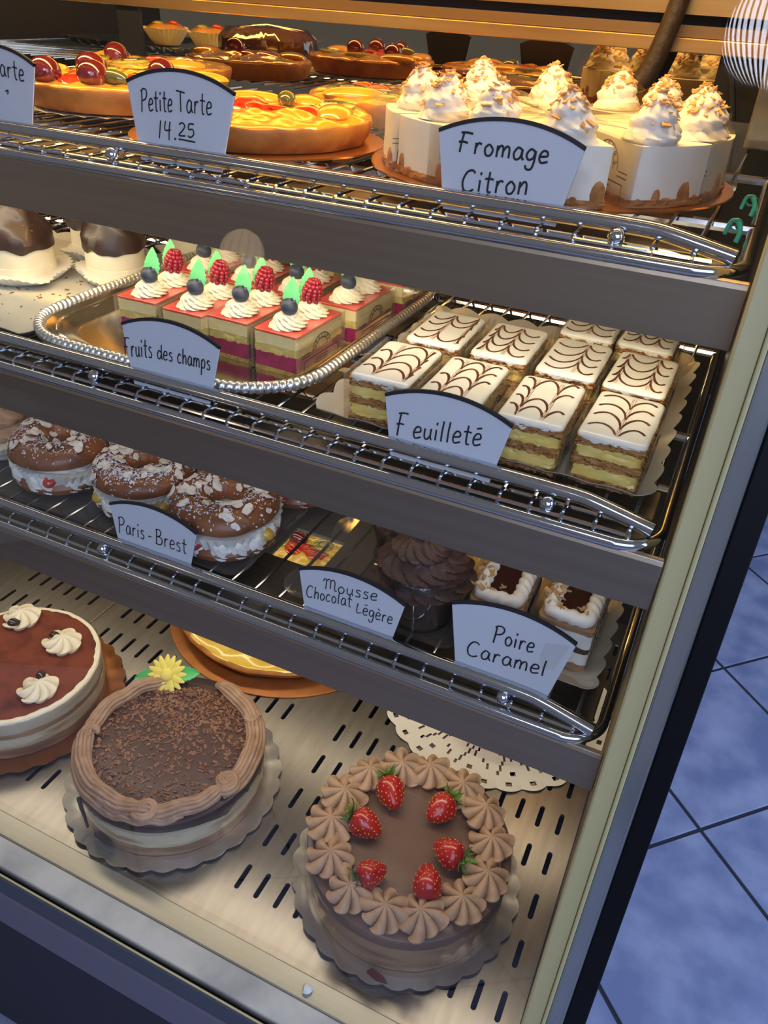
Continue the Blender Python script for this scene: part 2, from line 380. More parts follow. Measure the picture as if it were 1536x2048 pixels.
# back: mirror doors under the bronze rail
obj('mirror_door', G().box(-.905, -.0875, YB, YB + .006, DECK + .01, 1.4475), 'mirror', case, smooth=False, ); 
obj('mirror_door', G().box(XL, -.945, YB + .012, YB + .018, DECK + .01, 1.4475), 'mirror', case, smooth=False)
obj('door_stile', G().box(-.945, -.905, YB - .004, YB + .02, DECK + .01, 1.4475), 'black_plastic', case, smooth=False)
obj('door_rail', G().box(XL, XR, YB - .014, YB + .02, 1.4475, 1.462), 'rail_bronze', case, smooth=False, bevel=.0012)
obj('rail_cover', G().box(XL, XR, YB - .006, YB + .02, 1.4625, 1.474), 'header_steel', case, smooth=False)
obj('rail_slot', G().box(XL, XR, YB + .004, YB + .02, 1.474, 1.484), 'dark_recess', case, smooth=False)
obj('header_panel', G().box(XL, XR, YB - .016, YB + .02, 1.484, 1.76), 'rail_bronze', case, smooth=False)
obj('canopy', G().box(XL, .058, yg(1.72) + .002, YB + .02, 1.73, 1.76), 'header_steel', case, smooth=False)
obj('dark_gap', G().box(-.0870, XR, YB, YB + .02, DECK, 1.4475), 'dark_recess', case, smooth=False)
obj('end_stile', G().box(-.036, -.006, 1.02, 1.045, 1.365, 1.73), 'plate_steel', case, smooth=False, bevel=.002)
obj('end_cover', G().box(XL - .02, XL, .36, YB + .02, .5, 1.76), 'dark_recess', case, smooth=False)

# hanging strap handle at the mirror door
pts = smooth_path([(-.138, 1.06, 1.53), (-.142, 1.055, 1.49), (-.150, 1.05, 1.45), (-.158, 1.048, 1.425), (-.163, 1.048, 1.418)], 8)
h = tag(obj('strap_handle', G().tube(pts, [.010 + .0025 * i / len(pts) for i in range(len(pts))], 10), 'grip'), 'dark textured grip hanging in front of the mirror door', 'handle')
obj('end_loop', G().tube([(-.163 + .011 * cos(a), 1.046, 1.419 + .012 * sin(a)) for a in [pi + pi * k / 8 for k in range(9)]], .0022, 6), 'rail_bronze', h)

# ---------------------------------------------------------------- wire shelves
def shelf(key, gy, gh, pitch, x0, label, cut=1.06):
    z, yr = SH[key]
    t = thing('wire_shelf', label, 'shelf', (0, 0, 0), 0, 'wire shelves of the display case')
    xr = XR - .008; yb = cut
    g = G(); path = [(XL, yr - .0055, z - .006)]
    path += [(xr - .03 + .03 * sin(a), yr - .0055 + .03 - .03 * cos(a), z - .006) for a in [radians(6 * k) for k in range(16)]]
    path += [(xr, yb, z - .006)]
    g.tube(path, .0045, 10); obj('frame_tube', g, 'chrome', t)
    obj('edge_rod', G().tube([(XL, yr, z - .001), (-.018, yr, z - .001)], .0018, 8), 'chrome', t)
    obj('edge_rod', G().tube([(XL, yr + .021, z - .004), (-.018, yr + .021, z - .004)], .0018, 8), 'chrome', t)
    g = G(); k = 0
    while x0 - k * pitch > XL:
        x = x0 - k * pitch; g.tube([(x, yr - .0012, z - .006), (x, yr - .0012, z - .001), (x, yr + .002, z + .0012), (x, yb, z + .0012)], .0017, 6); k += 1
    obj('wire_grid', g, 'chrome', t)
    for y in (.66, .88): obj('cross_bar', G().tube([(XL, y, z - .0045), (xr, y, z - .0045)], .0042, 8), 'chrome', t)
    g = G(); ex = xr - .006
    gp = [(XL, yr + gy, z + gh), (-.085, yr + gy, z + gh), (-.060, yr + gy, z + gh - .0005), (-.045, yr + gy - .001, z + gh - .002), (ex, yr + gy - .004, z + gh - .0085)]
    g.tube([gp[0]] + smooth_path(gp[1:], 6), .0056, 14); obj('guard_rail', g, 'chrome', t)
    for x in (-.079, -.4905, -.902):
        g = G(); g.ball((x, yr + gy * .35, z + .004), .0058, 14, 10); g.lathe([(.0035, -.002), (.0035, .001)], 12, c=(x, yr + gy * .35, z - .001)); obj('ball_spacer', g, 'chrome', t)
    obj('lamp_housing', G().box(XL, xr - .008, yr + .003, yr + .095, z - .024, z - .014), 'plate_steel', t, smooth=False, bevel=.001)
    pr = [(yr - .004, z - .0075), (yr - .0075, z - .0085), (yr - .009, z - .012), (yr - .0085, z - .0512), (yr - .004, z - .0512)]
    obj('shelf_lip', prism(pr, XL, XR - .001), 'shelf_steel', t, smooth=False, bevel=.0008)
    if key == 'lower':
        g = G(); hx0, hx1, hy0, hy1 = -.3585, -.300, yr + .099, .607
        for x0_, x1_, y0_, y1_ in ((XL, hx0, hy0, hy1), (hx1, -.115, hy0, hy1), (XL, -.115, hy1, 1.0)): g.box(x0_, x1_, y0_, y1_, z - .020, z - .016)
        obj('under_panel', g, 'panel_brown', t, smooth=False)
    return t
shelf('top', .012, .0105, .0253, -.0298, 'top chrome wire shelf carrying fruit tarts and lemon cheesecake')
shelf('middle', .012, .0125, .0234, -.0201, 'middle chrome wire shelf carrying layered squares and iced pastry slices')
shelf('lower', .007, .0115, .0257, -.0203, 'lowest chrome wire shelf carrying cream-filled pastry rings and mousse cups')

# ---------------------------------------------------------------- small shapes used by many pastries
rnd = random.Random(7)
def swirl(R, H, turns=3.0, n=40, lev=44, ridges=9, amp=.09, lean=0.0, tip=.10, seed=0):
    """soft swirl of piped cream: tilted coils with fine ridges"""
    rows = []
    for i in range(lev + 1):
        u = i / lev; row = []
        for k in range(n):
            a = 2 * pi * k / n
            ph = u * turns - a / (2 * pi)
            f = ph - math.floor(ph)
            r = R * (1 - u ** 2.6) ** .70 * (1 - .30 * u) * (1 + .20 * sin(pi * f) ** .6 - .12)
            r *= 1 + amp * abs(cos(ridges * (a + u * 2.6) / 2)) - amp * .5
            r *= 1 + .05 * nz(cos(a) * 2 + seed, sin(a) * 2, u * 6)
            if u < .06: r *= .90 + .10 * u / .06
            z = H * (u + .045 * sin(2 * pi * f) * (1 - u))
            row.append((r * cos(a) + lean * u * u * R, r * sin(a), z))
        rows.append(row)
    return G().grid(rows, cv=True)
def star_rosette(R, H, petals=8, seed=0, twist=.5):
    """star tip dollop: rounded petals parted by creases that run to the peak"""
    rows = []; lev = 16; n = petals * 10; rn = random.Random(seed); ph = [rn.uniform(.88, 1.1) for _ in range(petals)]
    for i in range(lev + 1):
        u = i / lev; row = []
        for k in range(n):
            a = 2 * pi * k / n; q = petals * a / (2 * pi); s = abs(sin(pi * q))
            lob = s ** .55; big = ph[int(q) % petals]
            if u < .25: base = .80 + .2 * sin(u / .25 * pi / 2); z = H * .42 * u / .25
            else:
                v = (u - .25) / .75; base = cos(v * pi / 2) ** .85; z = H * (.42 + .58 * v ** 1.25)
            r = R * base * (1 - .30 * (1 - lob) * (1 - .2 * u)) * (big if u < .8 else 1)
            zz = z + H * .10 * lob * (1 - u) * sin(min(1, u * 2) * pi) - H * .34 * (1 - lob) * sin(pi * min(1, u * 1.05))
            b = a + twist * u
            row.append((r * cos(b), r * sin(b), zz))
        rows.append(row)
    return G().grid(rows, cv=True)
def leaf_mesh(L, W, th=.0007, teeth=7, curl=.25):
    """toothed sugar leaf, standing in the x-z plane, stalk at the origin"""
    n = teeth * 4; rows = []
    for i in range(n + 1):
        u = i / n; wv = W * .5 * sin(pi * u ** .8) ** .8 * (1 - .25 * u) + .0002
        wv *= 1 + .16 * ((i % 4) / 4 - .5) * (1 if 0 < i < n else 0)
        y = curl * L * u * u * .5
        rows.append([(-wv, y + wv * .28, L * u), (-wv * .5, y + wv * .06, L * u), (0, y - .0006, L * u), (wv * .5, y + wv * .06, L * u), (wv, y + wv * .28, L * u)])
    g = G().grid(rows); g.grid([[(x, y + th, z) for x, y, z in r] for r in rows])
    g.grid([[rows[i][0], (rows[i][0][0], rows[i][0][1] + th, rows[i][0][2])] for i in range(n + 1)]); g.grid([[rows[i][4], (rows[i][4][0], rows[i][4][1] + th, rows[i][4][2])] for i in range(n + 1)])
    return g
def blueberry_mesh(r):
    prof = []
    for i in range(13):
        t = pi * i / 12; prof.append((r * sin(t) + 1e-5, -r * .88 * cos(t)))
    prof[-2] = (r * .36, r * .90); prof[-1] = (1e-5, r * .62)
    return G().lathe(prof, 20, fn=lambda rr, z, a, i: (rr * (1 + (.12 * cos(5 * a) if i == 11 else 0)), z + (r * .07 * cos(5 * a) if i == 11 else 0)))
def raspberry_mesh(r, h):
    g = G()
    for i in range(7):
        u = i / 6; rr = r * (sin(pi * (.18 + .66 * u)) ** .8); z = h * (1 - u) ; n = [5, 8, 10, 10, 9, 7, 5][6 - i] if False else [9, 10, 10, 9, 8, 6, 3][6 - i]
        for k in range(n):
            a = 2 * pi * (k + .5 * (i % 2)) / n; g.ball((rr * .82 * cos(a), rr * .82 * sin(a), h - z), r * .27, 8, 6)
    g.ball((0, 0, h * .5), r * .8, 12, 8, sc=(1, 1, h / r * .55)); return g
def flake(L, W, seed, th=.0008):
    rn = random.Random(seed); n = 9
    out = [(L * .5 * cos(2 * pi * k / n) * rn.uniform(.75, 1.1), W * .5 * sin(2 * pi * k / n) * rn.uniform(.75, 1.1)) for k in range(n)]
    g = G(); g.add([(x, y, th + .15 * W * (x / L) ** 2 * 4) for x, y in out] + [(x, y, .15 * W * (x / L) ** 2 * 4) for x, y in out], [tuple(range(n)), tuple(range(n, 2 * n))[::-1]] + [(k, (k + 1) % n, n + (k + 1) % n, n + k) for k in range(n)])
    return g
def scatter_bits(place, cnt, lo, hi, seed, flat=.35):
    """many tiny slivers merged as one uncountable sprinkle; place(rn) -> point, normal"""
    rn = random.Random(seed); g = G()
    for _ in range(cnt):
        p, nrm = place(rn); L = rn.uniform(lo, hi); W = L * rn.uniform(.25, .6)
        q = Vector(nrm).to_track_quat('Z', 'Y').to_matrix().to_4x4()
        M = Matrix.Translation(p) @ q @ Matrix.Rotation(rn.uniform(0, 2 * pi), 4, 'Z') @ Matrix.Rotation(rn.gauss(0, flat), 4, 'X') @ Matrix.Rotation(rn.gauss(0, flat), 4, 'Y')
        g.box(-L / 2, L / 2, -W / 2, W / 2, -.0002, L * .12, M)
    return g
def scallop_disc(r, n=30, amp=.022, rim=.003, th=.0012):
    """round cake board with a scalloped, slightly rippled edge"""
    m = n * 6
    prof = [(0.001, 0), (r * .80, 0), (r * .90, .0003), (r * .96, rim * .6), (r, rim)]
    def fn(rr, z, a, i):
        k = i if i < 5 else 9 - i; f = [0, 0, .35, .8, 1][k]
        s = abs(sin(n * a / 2)); return rr * (1 + amp * f * (s - .5)), z + f * rim * .5 * (s - .4)
    return G().lathe(prof + [(x, z + th) for x, z in prof[::-1]], m, fn=fn, caps=True)
def paper_cup_mesh(rb, rt, h, flutes=44, wob=.0, seed=0):
    def fn(r, z, a, i):
        u = max(0, z / h); ru = 1 + .035 * u * (1 if i < 8 else 1) * cos(flutes * a)
        return r * ru * (1 + wob * u * nz(cos(a) * 1.3 + seed, sin(a) * 1.3)), z + wob * h * 1.6 * u * nz(cos(a) * 1.5, sin(a) * 1.5, 3 + seed)
    prof = [(rb * .3, 0), (rb * .98, 0), (rb, .0006)] + [(rb + (rt - rb) * (k / 6) ** .9, h * k / 6) for k in range(1, 7)]
    return G().lathe(prof, flutes * 4, fn=fn, caps=True)
def wavy_tray(x0, x1, y0, y1, rim=.006, pitch=.032, amp=.0035, r=.02, side=.012, th=.0008):
    """rectangular pastry board with a fluted, upturned edge"""
    n = int(2 * ((x1 - x0) + (y1 - y0)) / pitch); n = max(12, n); m = n * 6
    base = resample(rrect(x0, x1, y0, y1, r), m); cx = (x0 + x1) / 2; cy = (y0 + y1) / 2
    def ring(inset, zf, af):
        out = []
        for k, (x, y) in enumerate(base):
            a = base[(k - 1) % m]; b = base[(k + 1) % m]; t = Vector((b[0] - a[0], b[1] - a[1])); t.normalize(); nn = Vector((t.y, -t.x))
            s = abs(sin(pi * k * n / m)); d = -inset + amp * af * (s - .6)
            out.append((x + nn.x * d, y + nn.y * d, zf * rim + af * amp * (s - .4)))
        return out
    rings = [ring(side, 0, 0), ring(side * .6, .25, .4), ring(side * .25, .7, .9), ring(0, 1, 1)]
    g = G(); g.grid(rings, cv=True); o = len(g.v); g.v += rings[0]; g.f.append(tuple(range(o, o + m)))
    up = [[(x, y, z + th) for x, y, z in R] for R in rings]; g.grid(up, cv=True); o = len(g.v); g.v += up[0]; g.f.append(tuple(range(o, o + m)))
    g.grid([rings[-1], up[-1]], cv=True); return g

# single-stroke hand lettering: glyph -> (width, [strokes]); y 0 = baseline, 1 = capital height
FONT = {
 'P': (.62, [[(.08, 1), (.06, .5), (.02, -.05)], [(-.02, .92), (.2, 1.04), (.5, 1), (.58, .78), (.4, .56), (.08, .48)]]),
 'F': (.66, [[(.2, .98), (.12, .5), (.08, 0)], [(.05, .97), (.35, 1.0), (.66, .97)], [(-.02, .5), (.2, .53), (.45, .5)]]),
 'T': (.75, [[(.0, .98), (.35, .95), (.75, .9)], [(.36, .95), (.36, .5), (.38, .02)]]),
 'C': (.66, [[(.6, .85), (.45, .98), (.2, .9), (.02, .5), (.1, .1), (.35, 0), (.6, .12)]]),
 'B': (.62, [[(.1, .98), (.08, .5), (.05, 0)], [(.02, .95), (.35, 1), (.48, .8), (.35, .58), (.1, .52)], [(.1, .52), (.5, .48), (.58, .25), (.4, .02), (.0, .02)]]),
 'M': (.85, [[(-.1, .75), (.0, .95), (.12, .85), (.1, .1)], [(.12, .8), (.3, .98), (.42, .8), (.42, .2)], [(.42, .8), (.6, .98), (.72, .8), (.74, .15), (.9, .1)]]),
 'L': (.5, [[(.12, .8), (.05, .4), (.08, .02), (.3, .04), (.5, .12)]]),
 'a': (.5, [[(.42, .5), (.2, .6), (.02, .3), (.12, .02), (.34, .12), (.42, .5)], [(.43, .55), (.42, .2), (.52, .02)]]),
 'c': (.44, [[(.4, .5), (.2, .6), (.02, .3), (.14, .02), (.42, .1)]]),
 'd': (.5, [[(.42, .45), (.2, .58), (.02, .3), (.12, .02), (.34, .12), (.43, .4)], [(.46, 1), (.44, .4), (.5, .0)]]),
 'e': (.45, [[(.05, .3), (.38, .36), (.36, .56), (.16, .58), (.02, .3), (.12, .02), (.45, .1)]]),
 'f': (.4, [[(.45, .9), (.28, 1), (.2, .7), (.18, 0)], [(.02, .55), (.4, .56)]]),
 'g': (.5, [[(.42, .5), (.2, .6), (.02, .32), (.14, .08), (.36, .2), (.42, .5)], [(.44, .55), (.42, .0), (.32, -.36), (.1, -.38), (.02, -.2)]]),
 'h': (.48, [[(.08, 1), (.06, .5), (.04, 0)], [(.06, .3), (.22, .56), (.38, .5), (.4, .02)]]),
 'i': (.2, [[(.08, .56), (.08, .02)], [(.09, .78), (.11, .92)]]),
 'l': (.22, [[(.12, 1.02), (.08, .5), (.08, 0)]]),
 'm': (.74, [[(.06, .58), (.05, 0)], [(.06, .3), (.2, .57), (.34, .48), (.34, .02)], [(.34, .3), (.5, .57), (.64, .48), (.66, .02)]]),
 'n': (.48, [[(.06, .58), (.05, 0)], [(.06, .3), (.24, .57), (.38, .46), (.4, .0)]]),
 'o': (.46, [[(.22, .58), (.03, .36), (.1, .04), (.32, .04), (.42, .34), (.22, .58)]]),
 'p': (.5, [[(.08, .56), (.06, .1), (.02, -.42)], [(.07, .4), (.26, .6), (.44, .4), (.34, .06), (.08, .08)]]),
 'r': (.4, [[(.08, .57), (.07, 0)], [(.08, .3), (.2, .55), (.38, .52)]]),
 's': (.4, [[(.36, .52), (.16, .58), (.08, .42), (.32, .24), (.28, .02), (.02, .04)]]),
 't': (.4, [[(.2, .95), (.17, .4), (.2, .04), (.36, .04)], [(.0, .62), (.2, .64), (.42, .6)]]),
 'u': (.48, [[(.05, .56), (.06, .15), (.2, .02), (.38, .2)], [(.4, .58), (.39, .2), (.46, 0)]]),
 '1': (.3, [[(.2, 1), (.14, .5), (.08, 0)]]),
 '2': (.5, [[(.05, .85), (.25, 1), (.44, .8), (.3, .45), (.02, .03), (.48, .05)]]),
 '4': (.55, [[(.12, 1), (.06, .5), (.48, .52)], [(.44, .98), (.36, .5), (.34, -.05)]]),
 '5': (.5, [[(.46, 1), (.12, .98), (.08, .58), (.36, .6), (.42, .25), (.2, 0), (.02, .08)]]),
 '.': (.2, [[(.06, .0), (.1, .14)]]), '-': (.4, [[(.06, .32), (.36, .34)]]), ' ': (.45, []),
 '\u00e9': (.45, [[(.05, .3), (.38, .36), (.36, .56), (.16, .58), (.02, .3), (.12, .02), (.45, .1)], [(.12, .84), (.4, .88)]]),
 '\u00e8': (.45, [[(.05, .3), (.38, .36), (.36, .56), (.16, .58), (.02, .3), (.12, .02), (.45, .1)], [(.14, .9), (.34, .78)]]),
 'V': (.6, [[(0, 1), (.3, 0), (.6, 1)]]), 'E': (.5, [[(.5, 1), (0, 1), (0, 0), (.5, 0)], [(0, .5), (.42, .5)]]),
 'R': (.55, [[(0, 0), (0, 1)], [(0, 1), (.4, 1), (.5, .76), (.4, .52), (0, .5)], [(.22, .5), (.55, 0)]]),
 'G': (.6, [[(.56, .8), (.4, 1), (.12, .9), (0, .5), (.12, .08), (.4, 0), (.58, .2), (.58, .48), (.35, .48)]]),
 'S': (.5, [[(.48, .85), (.25, 1), (.04, .8), (.12, .58), (.4, .42), (.46, .18), (.24, 0), (0, .14)]]),
}
def text_strokes(txt, u0, u1, v0, v1, h, small=1.0):
    """strokes of a line of text from (u0,v0) to (u1,v1) on a card"""
    sp = .13; total = sum(FONT[c][0] + sp for c in txt) - sp; sx = (u1 - u0) / total; out = []; x = 0
    for c in txt:
        wd, st = FONT[c]
        for s in st:
            pts = []
            for (a, b) in s:
                u = u0 + (x + a) * sx; v = v0 + (v1 - v0) * ((x + a) / total) + b * h; pts.append((u, v))
            out.append(pts)
        x += wd + sp
    return out

# ---------------------------------------------------------------- handwritten price signs
def sign(x0, x1, y, ztop, h, lines, label, pen=.0011, lean=6, extra=None, cut=False):
    t = thing('name_sign', label, 'sign', ((x0 + x1) / 2, y, ztop - h), 0, 'handwritten signs')
    t.rotation_euler = (radians(-lean), 0, 0)
    Wd = x1 - x0; sag = .0115; R = (Wd / 2) ** 2 / (2 * sag) + sag / 2; ha = math.asin(Wd / 2 / R)
    arc = [(R * sin(ha * k / 12), h + R * cos(ha * k / 12) - R * cos(ha)) for k in range(-12, 13)]
    inset = .2 * h; outl = [(-Wd / 2 + inset, 0), (Wd / 2 - inset, 0)] + arc[::-1]
    n = len(outl); g = G(); g.add([(x, 0, z) for x, z in outl] + [(x, .0012, z) for x, z in outl], [tuple(range(n)), tuple(range(n, 2 * n))[::-1]] + [(k, (k + 1) % n, n + (k + 1) % n, n + k) for k in range(n)])
    obj('card', g, 'paper_white', t, smooth=False)
    g = G(); g.add([(x, .0013, z) for x, z in outl] + [(x, .0017, z) for x, z in outl], [tuple(range(n)), tuple(range(n, 2 * n))[::-1]] + [(k, (k + 1) % n, n + (k + 1) % n, n + k) for k in range(n)])
    obj('card_backing', g, 'black_plastic', t, smooth=False)
    rows = [[(x, y_, z) for x, z in arc] for y_ in (-.0007, .0019)]; hi = [[(x * 1.012, y_, z + .0026) for x, z in arc] for y_ in (-.0007, .0019)]
    g = G(); g.grid([rows[0], hi[0], hi[1], rows[1], rows[0]]); obj('black_edging', g, 'ink', t, smooth=False)
    g = G(); up = Vector((0, -1, 0))
    for (txt, u0, u1, v0, v1, hh) in lines:
        for s in text_strokes(txt, u0, u1, v0, v1, hh):
            p = smooth_path([(u - Wd / 2, -.0002, h + v) for u, v in s], 5); g.ribbon(p, pen * (1.5 if len(s) == 2 and (Vector(p[0]) - Vector(p[-1])).length < .002 else 1), .0003, up)
    if extra:
        for s in extra: g.ribbon(smooth_path([(u - Wd / 2, -.0002, h + v) for u, v in s], 4), pen, .0003, up)
    obj('lettering', g, 'ink', t, smooth=False)
    return t
ya, yb_, yc_ = .5495, .492, .4655
sign(-.6670, -.5770, ya, 1.4195, .057, [('Petite', .012, .036, -.0075, -.0085, .014), ('tarte', .045, .078, -.0090, -.0120, .0145)], 'white sign ending in the word tarte, cut off by the picture edge', pen=.0013, extra=[[(.055, -.021), (.058, -.020), (.057, -.023)]])
sign(-.4805, -.3800, ya, 1.4165, .0545, [('Petite', .0135, .0435, -.0185, -.0165, .0150), ('Tarte', .0475, .0805, -.0158, -.0150, .0150), ('14', .0290, .0425, -.0365, -.0360, .0130), ('.', .0450, .0465, -.0360, -.0360, .012), ('25', .0490, .0645, -.0325, -.0325, .0095)], 'white sign reading Petite Tarte 14.25 in front of the fruit tarts', pen=.0012, extra=[[(.049, -.0350), (.065, -.0355)]])
sign(-.2135, -.1125, ya + .001, 1.4100, .048, [('Fromage', .0155, .0785, -.0105, -.0105, .0125), ('Citron', .0215, .0685, -.0350, -.0310, .0140)], 'white sign reading Fromage Citron in front of the cheesecake', pen=.0015)
sign(-.4650, -.3655, yb_, 1.2385, .050, [('Fruits', .001, .031, -.0270, -.0220, .0165), ('des', .0365, .0525, -.0215, -.0205, .0130), ('champs', .0575, .0905, -.0205, -.0195, .0135)], 'white sign reading Fruits des champs in front of the silver tray', pen=.0012)
sign(-.2160, -.1165, yb_, 1.2345, .046, [('F', .0120, .0205, -.0285, -.0270, .0185), ('euillet\u00e9', .0260, .0790, -.0270, -.0195, .0160)], 'white sign reading Feuillet\u00e9 in front of the iced pastry slices', pen=.0014)
sign(-.4850, -.3850, yc_, 1.0635, .047, [('Paris', .0095, .0400, -.0265, -.0250, .0165), ('-', .0440, .0490, -.0250, -.0250, .0165), ('Brest', .0535, .0890, -.0250, -.0245, .0165)], 'white sign reading Paris-Brest in front of the cream-filled rings', pen=.0012)
sign(-.2760, -.1755, yc_, 1.0640, .047, [('Mousse', .0255, .0755, -.0110, -.0040, .0120), ('Chocolat', .0085, .0525, -.0245, -.0190, .0125), ('L\u00e9g\u00e8re', .0575, .0915, -.0225, -.0220, .0125)], 'white sign reading Mousse chocolat L\u00e9g\u00e8re in front of a mousse cup', pen=.0010)
sg = sign(-.1355, -.0345, yc_ - .001, 1.0825, .0645, [('Poire', .0385, .0710, -.0215, -.0195, .0155), ('Caramel', .0190, .0840, -.0430, -.0370, .0150)], 'white sign reading Poire Caramel, mended at one corner with tape', pen=.0014)
obj('tape_patch', G().add([(x - .0498, -.0004, .0645 + z) for x, z in ((.078, -.006), (.0965, -.001), (.089, -.028), (.079, -.031), (.0755, -.02))], [(0, 1, 2, 3, 4)]), 'film', sg, smooth=False)

# ---------------------------------------------------------------- deck: three round cakes
def disc_layer(name, m, r, z0, z1, par, jit=.0012, seed=1, n=96, mid=0.0):
    rn = random.Random(seed); lev = 6; prof = []
    prof = [(r * .2, z0)] + [(r, z0 + (z1 - z0) * i / lev) for i in range(lev + 1)] + [(r * .97, z1)]
    def fn(rr, z, a, i):
        if rr > r * .9: rr += jit * nz(cos(a) * 9 + seed, sin(a) * 9, z * 160)
        return rr, z
    return obj(name, G().lathe(prof, n, fn=fn), m, par)
def cake_board(c, r, m, label, n=28, amp=.035):
    b = obj('cake_board', scallop_disc(r, n, amp, .0035), m, loc=(c[0], c[1], DECK + .0008)); return tag(b, label, 'cake board')
def collar(par, r, h, seed=0):
    g = G(); n = 96; g.grid([[(r * cos(a) * (1 + .004 * nz(cos(a) * 3 + seed, sin(a) * 3, q)), r * sin(a) * (1 + .004 * nz(cos(a) * 3 + seed, sin(a) * 3, q)), q * h) for a in [2 * pi * k / n for k in range(n + 1)]] for q in (0, .33, .66, 1)])
    return obj('plastic_collar', g, 'collar', par)
zb = DECK + .0032
# 1 tiramisu
c1 = (-.754, .5135)
cake_board(c1, .138, 'gold_board', 'scalloped brown board under the cocoa-dusted cake')
t = thing('tiramisu_cake', 'round tiramisu cake dusted with cocoa and topped with cream and coffee beans', 'cake', (c1[0], c1[1], zb))
disc_layer('cake_base', 'layer_brown', .112, 0, .016, t, seed=3); disc_layer('cream_layer', 'layer_pale', .1128, .016, .034, t, seed=4)
disc_layer('sponge_layer', 'layer_brown', .1122, .034, .043, t, seed=5); disc_layer('cream_layer', 'layer_grey', .113, .043, .061, t, seed=6)
prof = [(.002, .0655), (.05, .0657), (.09, .0655), (.107, .065), (.1115, .063), (.1125, .0605), (.11, .0600), (.02, .0600)]
obj('cocoa_top', G().lathe(prof, 128, fn=lambda r, z, a, i: (r, z + (.0007 * nz(cos(a) * r * 90, sin(a) * r * 90) if i < 4 else 0))), 'cocoa', t)
rows = []
for k in range(121):
    a = 2 * pi * k / 120; q = .0012 * nz(cos(a) * 8, sin(a) * 8); rows.append([(.1125 + q, .0595), (.1135 + q, .0625), (.1122, .0648 + q), (.1085 + 2 * q, .0655), (.106 + 3 * q, .0648)])
obj('cream_rim', G().grid([[(r * cos(2 * pi * k / 120), r * sin(2 * pi * k / 120), z) for r, z in row] for k, row in enumerate(rows)]), 'cream', t)
bean = G(); bean.ball((0, 0, 0), .0092, 16, 10, sc=(1, .72, .62)); 
for i, (x, y, rz, bx, by, bz) in enumerate([(-.806, .580, .3, .004, -.017, .012), (-.716, .5685, 1.2, -.017, .001, .012), (-.680, .4875, 2.3, -.008, .012, .016)]):
    r = obj('cream_rosette', star_rosette(.0270, .021, 7, 10 + i, .9), 'cream', t, loc=(x - c1[0], y - c1[1], .0645), rot=(0, 0, rz))
    cb = obj('coffee_bean', bean, 'coffee_bean', r); Mi = Matrix.Rotation(-rz, 4, 'Z'); cb.location = Mi @ Vector((bx, by, bz)); cb.rotation_euler = (radians(25), radians(15), .8 + i)
collar(t, .1165, .062, 2)

# 2 chocolate cake with piped border
c2 = (-.481, .5015)
cake_board(c2, .1345, 'silver_board', 'silver scalloped board under the piped chocolate cake')
t = thing('chocolate_cake', 'round chocolate cake with piped ribbon border, chocolate shavings and a yellow sugar flower', 'cake', (c2[0], c2[1], zb))
disc_layer('cake_base', 'layer_brown', .1135, 0, .016, t, seed=13); disc_layer('cream_layer', 'layer_pale', .114, .016, .038, t, seed=14); disc_layer('sponge_layer', 'layer_grey', .1138, .038, .046, t, seed=15)
def drip(r, z, a, i):
    if i == 0 or i == 1:
        d = max(0, nz(cos(a) * 4 + 3, sin(a) * 4, 1)) * .010 + max(0, nz(cos(a) * 14, sin(a) * 14, 5) - .25) * .022
        return r, z - d
    return r, z
obj('chocolate_glaze', G().lathe([(.1150, .0465), (.1160, .0470), (.1165, .055), (.1160, .0595), (.113, .0618), (.10, .0622), (.003, .0622)], 160, fn=drip), 'choc_glaze', t)
obj('chocolate_smear', G().add([(x, y, z) for x, y, z in ((-.030, -.1155, .002), (-.012, -.1175, .001), (.004, -.118, .0035), (-.002, -.1172, .012), (-.018, -.1160, .016), (-.028, -.1145, .010))], [(0, 1, 2, 3, 4, 5)]), 'choc_glaze', t, smooth=False)
obj('chocolate_drip', G().tube(smooth_path([(-.052, -.1060, .048), (-.050, -.1075, .034), (-.046, -.1095, .022), (-.042, -.1115, .006)], 5), [.003 - .0001 * k for k in range(16)], 6), 'choc_glaze', t)
obj('chocolate_top', G().lathe([(.002, .0632), (.06, .0632), (.099, .0628), (.101, .0618)], 96, fn=lambda r, z, a, i: (r, z + .0004 * nz(cos(a) * r * 80, sin(a) * r * 80))), 'choc_top', t)
def pipe(pts, r0, seed, lobes=10, flat=1.0):
    n = len(pts); rr = []
    for i in range(n):
        u = i / (n - 1); rr.append(r0 * min(1, .35 + 6 * u, .35 + 6 * (1 - u)))
    return G().tube(pts, rr, 60, fn=lambda i, a: 1 + .26 * abs(cos(lobes * (a + .012 * i) / 2)) ** .8 - .16 + .05 * nz(i * .11 + seed, cos(a) * 2, sin(a) * 2))
def arc_pts(a0, a1, r0, r1, z, n=60, wave=0.0, k=9):
    return [((r0 + (r1 - r0) * i / n + wave * sin(k * 2 * pi * i / n)) * cos(radians(a0 + (a1 - a0) * i / n)), (r0 + (r1 - r0) * i / n + wave * sin(k * 2 * pi * i / n)) * sin(radians(a0 + (a1 - a0) * i / n)), z + .002 * sin(i * .35)) for i in range(n + 1)]
def scroll(cx, cy, r, a0, turns, z, n=40):
    return [(cx + (r * (1 - .75 * i / n)) * cos(a0 + 2 * pi * turns * i / n), cy + (r * (1 - .75 * i / n)) * sin(a0 + 2 * pi * turns * i / n), z + .004 * i / n) for i in range(n + 1)]
zt = .0675
P1 = arc_pts(115, 205, .1035, .1035, zt); P2 = arc_pts(195, 292, .1045, .100, zt)
P3 = arc_pts(92, -22, .1035, .1035, zt); P5 = arc_pts(-14, -100, .103, .104, zt + .001)
